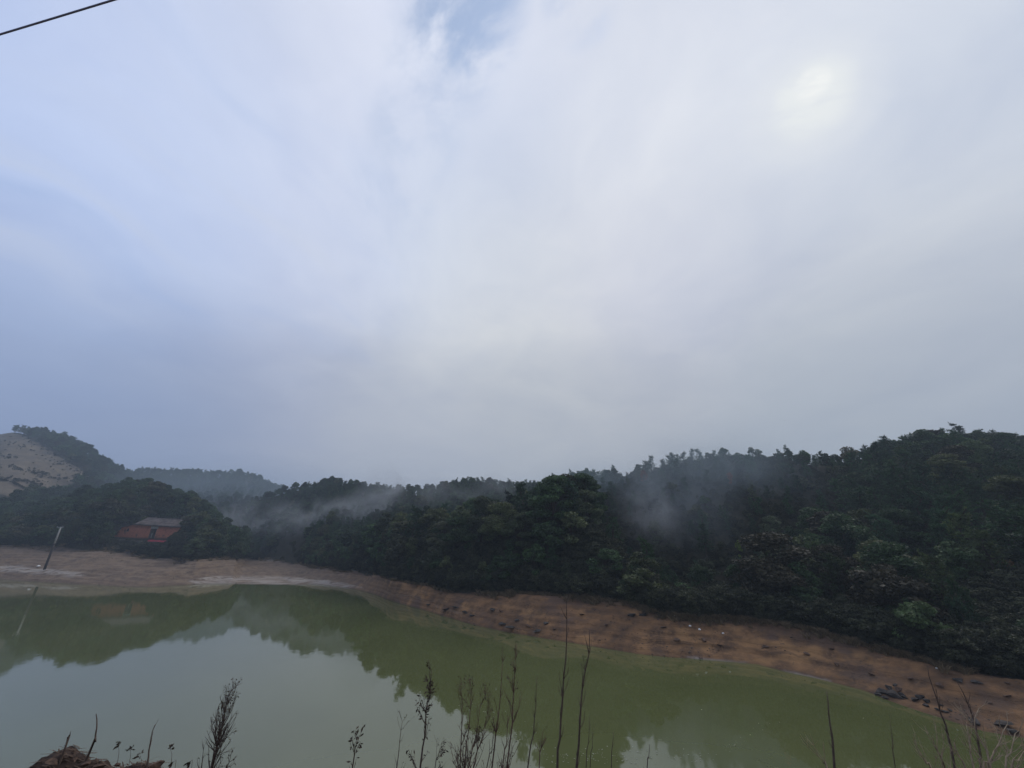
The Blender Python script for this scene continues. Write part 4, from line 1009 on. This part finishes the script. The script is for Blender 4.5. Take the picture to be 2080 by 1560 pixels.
weed('dead_weed', 'thinner shoot next to the straight shoot by the tall stems', 'dead weed', [(1205, 1478), (1203, 1520), (1198, 1575)], 3.2, .006, 6, .08, 0, sub=1)
weed('dead_weed', 'lone short shoot past the tall stems over the green water', 'dead weed', [(1246, 1486), (1244, 1520), (1241, 1575)], 3.2, .0075, 6, .07, 0, sub=1)
weed('dead_weed', 'stubby shoot with few twigs near the pale glint flecks', 'dead weed', [(1319, 1512), (1317, 1540), (1314, 1580)], 3.1, .008, 6, .07, 0, sub=1)
weed('dead_weed', 'thin twiggy weed with fine side shoots against the grey water', 'dead weed', [(817, 1466), (812, 1510), (803, 1580)], 3.0, .0075, 18, .13, 1, sub=2, spread=.7, leaf_k=.012)
weed('dead_weed', 'small leafy dead weed alone against the grey water', 'dead weed', [(725, 1503), (720, 1530), (712, 1580)], 2.8, .010, 20, .11, 3, sub=2, spread=.7, leaf_k=.022)
weed('dead_weed', 'small drooping weed beside the stem with dangling leaves', 'dead weed', [(893, 1522), (888, 1545), (880, 1580)], 2.9, .007, 14, .11, 2, sub=2, spread=.9, leaf_k=.018)
weed('dead_shrub', 'dark feathery dead shrub of many fine twigs over the bright water', 'dead shrub', [(461, 1434), (452, 1470), (440, 1520), (424, 1580)], 2.7, .014, 60, .19, 1, sub=3, spread=.55, tstart=.40, leaf_k=.012)
weed('dead_weed', 'small twig cluster at the foot of the feathery shrub', 'dead weed', [(468, 1540), (460, 1560), (448, 1590)], 2.6, .007, 10, .07, 1, sub=2, leaf_k=.012)
weed('dead_weed', 'thin fine twig close to the feathery shrub on its lake side', 'dead weed', [(413, 1512), (411, 1540), (405, 1585)], 2.7, .006, 8, .08, 0, sub=1)
weed('dead_weed', 'bare kinked stick with one side fork beside the earth mound', 'dead weed', [(315, 1472), (306, 1505), (301, 1540), (295, 1585)], 2.5, .0105, 3, .12, 0, sub=1, tstart=.55)
weed('dead_weed', 'bare curved stick growing out of the earth mound', 'dead weed', [(195, 1450), (197, 1478), (192, 1508), (176, 1538)], 2.5, .0115, 0, .1, 0)
weed('dead_weed', 'stubby broken twig on the top of the earth mound', 'dead weed', [(137, 1497), (133, 1512), (128, 1526)], 2.55, .012, 5, .03, 1, sub=1, leaf_k=.02)
for q, (tx, ty, bx, lab) in enumerate(((241, 1516, 232, 'thin stalk with a bent seed head, nearest the mound'), (265, 1526, 256, 'tallest ragged seed head past the mound'), (284, 1540, 284, 'small round seed head before the kinked stick'), (347, 1524, 345, 'upright seed head past the kinked stick'), (355, 1546, 352, 'curled dry seed head low by the frame of water'), (389, 1545, 386, 'small dark seed head before the feathery shrub'))):
    weed('seed_stalk', lab, 'seed stalk', [(tx, ty), (bx, 1590)], 2.4, .0035, 3, .03, 3, sub=1, tstart=.9, seedy=True, group='dry seed stalks by the mound', leaf_k=.019)
weed('dead_weed', 'dark tapering stem leaning over the green water, set apart from the others', 'dead weed', [(1679, 1405), (1683, 1450), (1690, 1500), (1698, 1580)], 2.9, .014, 5, .08, 0, sub=1, tstart=.5)
weed('dead_weed', 'faint thin stem between the dark tapering stem and the canes', 'dead weed', [(1808, 1468), (1813, 1510), (1822, 1580)], 2.9, .006, 10, .10, 0, sub=1)
weed('dead_weed', 'dark leaning stem crossing the rock pile edge of the bank', 'dead weed', [(1884, 1353), (1895, 1400), (1912, 1450), (1928, 1500), (1944, 1580)], 2.7, .0115, 8, .10, 0, sub=1, tstart=.5)
weed('dead_weed', 'dark bowed stem between the leaning stem and the pale canes', 'dead weed', [(1944, 1385), (1966, 1430), (1980, 1475), (1992, 1540), (1998, 1580)], 2.6, .011, 9, .14, 0, sub=1, tstart=.5)
for pts, lab in (([(1988, 1440), (1978, 1480), (2004, 1520), (2018, 1580)], 'kinked pale cane crossing the dark bowed stem'), ([(2046, 1472), (2030, 1505), (2008, 1550), (1998, 1590)], 'stout pale cane slanting up with a hooked tip'),
                 ([(2085, 1520), (2070, 1545), (2050, 1590)], 'pale cane at the very edge of the weeds'), ([(1898, 1514), (1912, 1540), (1930, 1585)], 'short pale cane beside the leaning dark stem'), ([(1938, 1508), (1950, 1540), (1975, 1590)], 'thin pale cane tangled among the dark stems'), ([(2062, 1490), (2052, 1530), (2040, 1590)], 'fine upright pale cane behind the hooked one'), ([(1962, 1470), (1972, 1515), (1985, 1590)], 'slender pale cane rising beside the bowed dark stem'), ([(1868, 1530), (1884, 1552), (1905, 1590)], 'low pale cane bending outward from the weeds'), ([(2018, 1525), (2012, 1550), (2010, 1590)], 'stubby pale cane in the thick of the pale ones'), ([(1660, 1532), (1675, 1552), (1690, 1590)], 'tiny pale cane at the foot of the dark tapering stem')):
    weed('dry_cane', lab, 'dry cane', pts, 2.4, .0098, 9, .18, 0, mat=M_CANE, sub=2, spread=.9, group='pale dry canes', tstart=.35)

# mound of earth, roots and straw at the near edge
random.seed(14)
md = MB(); mc = P(150, 1560, 2.6); mz = float(emb_z(mc.x, mc.y)); nu, nv_ = 64, 22
md.v = []
ridge_pts = [(58, 1578), (72, 1553), (90, 1534), (112, 1526), (140, 1525), (165, 1537), (200, 1549), (240, 1558), (290, 1570), (330, 1588)]
rp = [P(px, py, 2.6) for px, py in ridge_pts]; rx_ = [p.x for p in rp]; rz_ = [p.z for p in rp]
gx = np.linspace(rx_[0]-.35, rx_[-1]+.3, 150); gy = np.linspace(1.9, 3.6, 60)
GX, GY = np.meshgrid(gx, gy); prof = np.interp(gx, [rx_[0]-.3]+rx_+[rx_[-1]+.3], [rz_[0]-.7]+rz_+[rz_[-1]-.5])
lowz = emb_z(GX, GY)-.1
env = np.exp(-((GY-2.6)/.42)**2)
rgh = vnoise(GX, GY, .16, 30)*.10+vnoise(GX, GY, .06, 31)*.09+vnoise(GX, GY, .022, 32)*.06
GZ = lowz + (np.maximum(prof[None, :]-lowz, 0))*env*(1+0*rgh) + rgh*.5*env
ncx = len(gx); vv = np.stack([GX, GY, GZ], -1).reshape(-1, 3)
fc = [[j*ncx+i, j*ncx+i+1, (j+1)*ncx+i+1, (j+1)*ncx+i] for j in range(len(gy)-1) for i in range(ncx-1)]
M_MOUND = mat_simple('mound_earth', (.040, .025, .018), .95, .55, 9.0, .8)
mo = link('earth_mound', mesh_from('earth_mound', vv-np.array([mc.x, mc.y, mz]), fc, M_MOUND, True), None, (mc.x, mc.y, mz))
tag(mo, 'crumbling brown earth mound matted with straw and roots at the near edge', 'mound')
stw = MB(); M_STRAW = mat_simple('matted_straw', (.080, .050, .032), .9, .5, 14)
for k in range(3600):
    i = random.randrange(10, len(gx)-10); j = random.randrange(8, 42); p = Vector((GX[j, i], GY[j, i], GZ[j, i]+.004))-Vector((mc.x, mc.y, mz))
    if env[j, i] < .3: continue
    a = random.uniform(-.9, .9)+(3.14 if random.random() < .5 else 0); L = random.uniform(.02, .09); dv_ = Vector((math.cos(a), math.sin(a)*.6, random.uniform(-.45, .25)))
    sd = dv_.cross(Vector((0, 0, 1))).normalized()*random.uniform(.0015, .005)
    n = len(stw.v); stw.v += [tuple(p-sd), tuple(p+sd), tuple(p+dv_*L+sd*.4), tuple(p+dv_*L-sd*.4)]; stw.f.append([n, n+1, n+2, n+3])
s_ = stw.build('matted_straw', M_STRAW, mo); s_['kind'] = 'stuff'
for k, (px, py, r) in enumerate(((172, 1552, .025), (236, 1553, .018), (108, 1548, .03), (150, 1544, .02), (205, 1556, .03), (325, 1552, .045))):
    p = P(px, py, 2.28 if k < 5 else 2.35)
    o = link('clod', ROCKS_B[k % 4], mo, p-Vector((mc.x, mc.y, mz))); o.scale = (r*2, r*2, r*1.8); o.rotation_euler.z = k

# ------------------------------------------------------------------ air
def vol_box(name, lo, hi, dens, col, aniso=0.2):
    m, n = nt_new(name); g = G(n)
    v_ = g.n('ShaderNodeVolumePrincipled', {'Color': (*col, 1), 'Density': dens, 'Anisotropy': aniso})
    o_ = g.n('ShaderNodeOutputMaterial'); n.links.new(v_.outputs[0], o_.inputs['Volume'])
    b = MB(); b.box(lo, hi); o = b.build(name, m); o['kind'] = 'stuff'; o['label'] = 'thin blue haze filling the valley air'; return o
vol_box('haze', (-950, -350, -4), (950, 1000, 96), .0011, (.72, .86, 1.0))
def mist(px, py, Y, rx, ry, rz, dens, tilt=0., scale=.12, col=(.93, .97, 1.0), lo=.42, hi=.70):
    m, n = nt_new('mist'); g = G(n)
    co = g.n('ShaderNodeTexCoord').outputs['Object']
    r = g.vm('LENGTH', co, None, out=1)
    pos = g.n('ShaderNodeNewGeometry').outputs['Position']
    w = g.noise(pos, scale, 5, .6, 1.2)
    f = g.math('MULTIPLY', g.ramp(r, .95, .15), g.ramp(w, lo, hi))
    v_ = g.n('ShaderNodeVolumePrincipled', {'Color': (*col, 1), 'Density': g.math('MULTIPLY', f, dens)})
    o_ = g.n('ShaderNodeOutputMaterial'); n.links.new(v_.outputs[0], o_.inputs['Volume'])
    bm = bmesh.new(); bmesh.ops.create_icosphere(bm, subdivisions=3, radius=1.0); me = bpy.data.meshes.new('mist'); bm.to_mesh(me); bm.free(); me.materials.append(m)
    o = link('mist', me, None, P(px, py, Y)); o.scale = (rx, ry, rz); o.rotation_euler = (0, tilt, 0)
    o['kind'] = 'stuff'; return o
MISTS = [
 (1385, 1050, 48.5, 9.5, 8, 7.5, .030, -.2, .14, 'low mist settled among the trees of the hollow', (.80, .92, 1.0), .2, .6),
 (1318, 1045, 44.5, 4.6, 3.4, 5.2, .125, -.45, .26, 'wisp of mist rising in the hollow behind the headland tip', (.93, .97, 1.0), .34, .64),
 (1375, 1000, 57, 13, 6, 10, .09, -.4, .10, 'broad thin mist drifting up the hollow under the back ridge'),
 (775, 1008, 98, 15, 7, 9, .16, -.75, .10, 'slanting plume of mist climbing the misty ridge'),
 (640, 1050, 104, 20, 9, 6, .10, -.2, .10, 'mist bank lying between the cove spur and the ridge'),
 (520, 1050, 134, 24, 12, 9, .07, 0, .08, 'mist filling the mouth of the far valley'),
 (470, 1010, 205, 110, 34, 26, .0125, 0, .02, 'blue mist lying over the far end of the valley', (.72, .88, 1.0), .2, .6),
 (1420, 965, 54, 22, 5, 10, .05, 0, .07, 'thin bluish veil of mist in front of the hazy ridge', (.72, .90, 1.0), .22, .7),
 (1420, 975, 52, 17, 5, 8, .055, -.3, .16, 'drifting mist between the dark slope and the headland tip', (.80, .93, 1.0), .30, .68),
 (1195, 985, 60, 12, 4.5, 6, .075, 0, .07, 'pale mist between the headland crest and the hazy ridge', (.75, .92, 1.0), .22, .7),
 (900, 1005, 92, 30, 10, 9, .040, -.1, .08, 'thin mist sheet behind the headland crest'),
]
for q in MISTS:
    o = mist(*q[:9], *q[10:]); o['label'] = q[9]
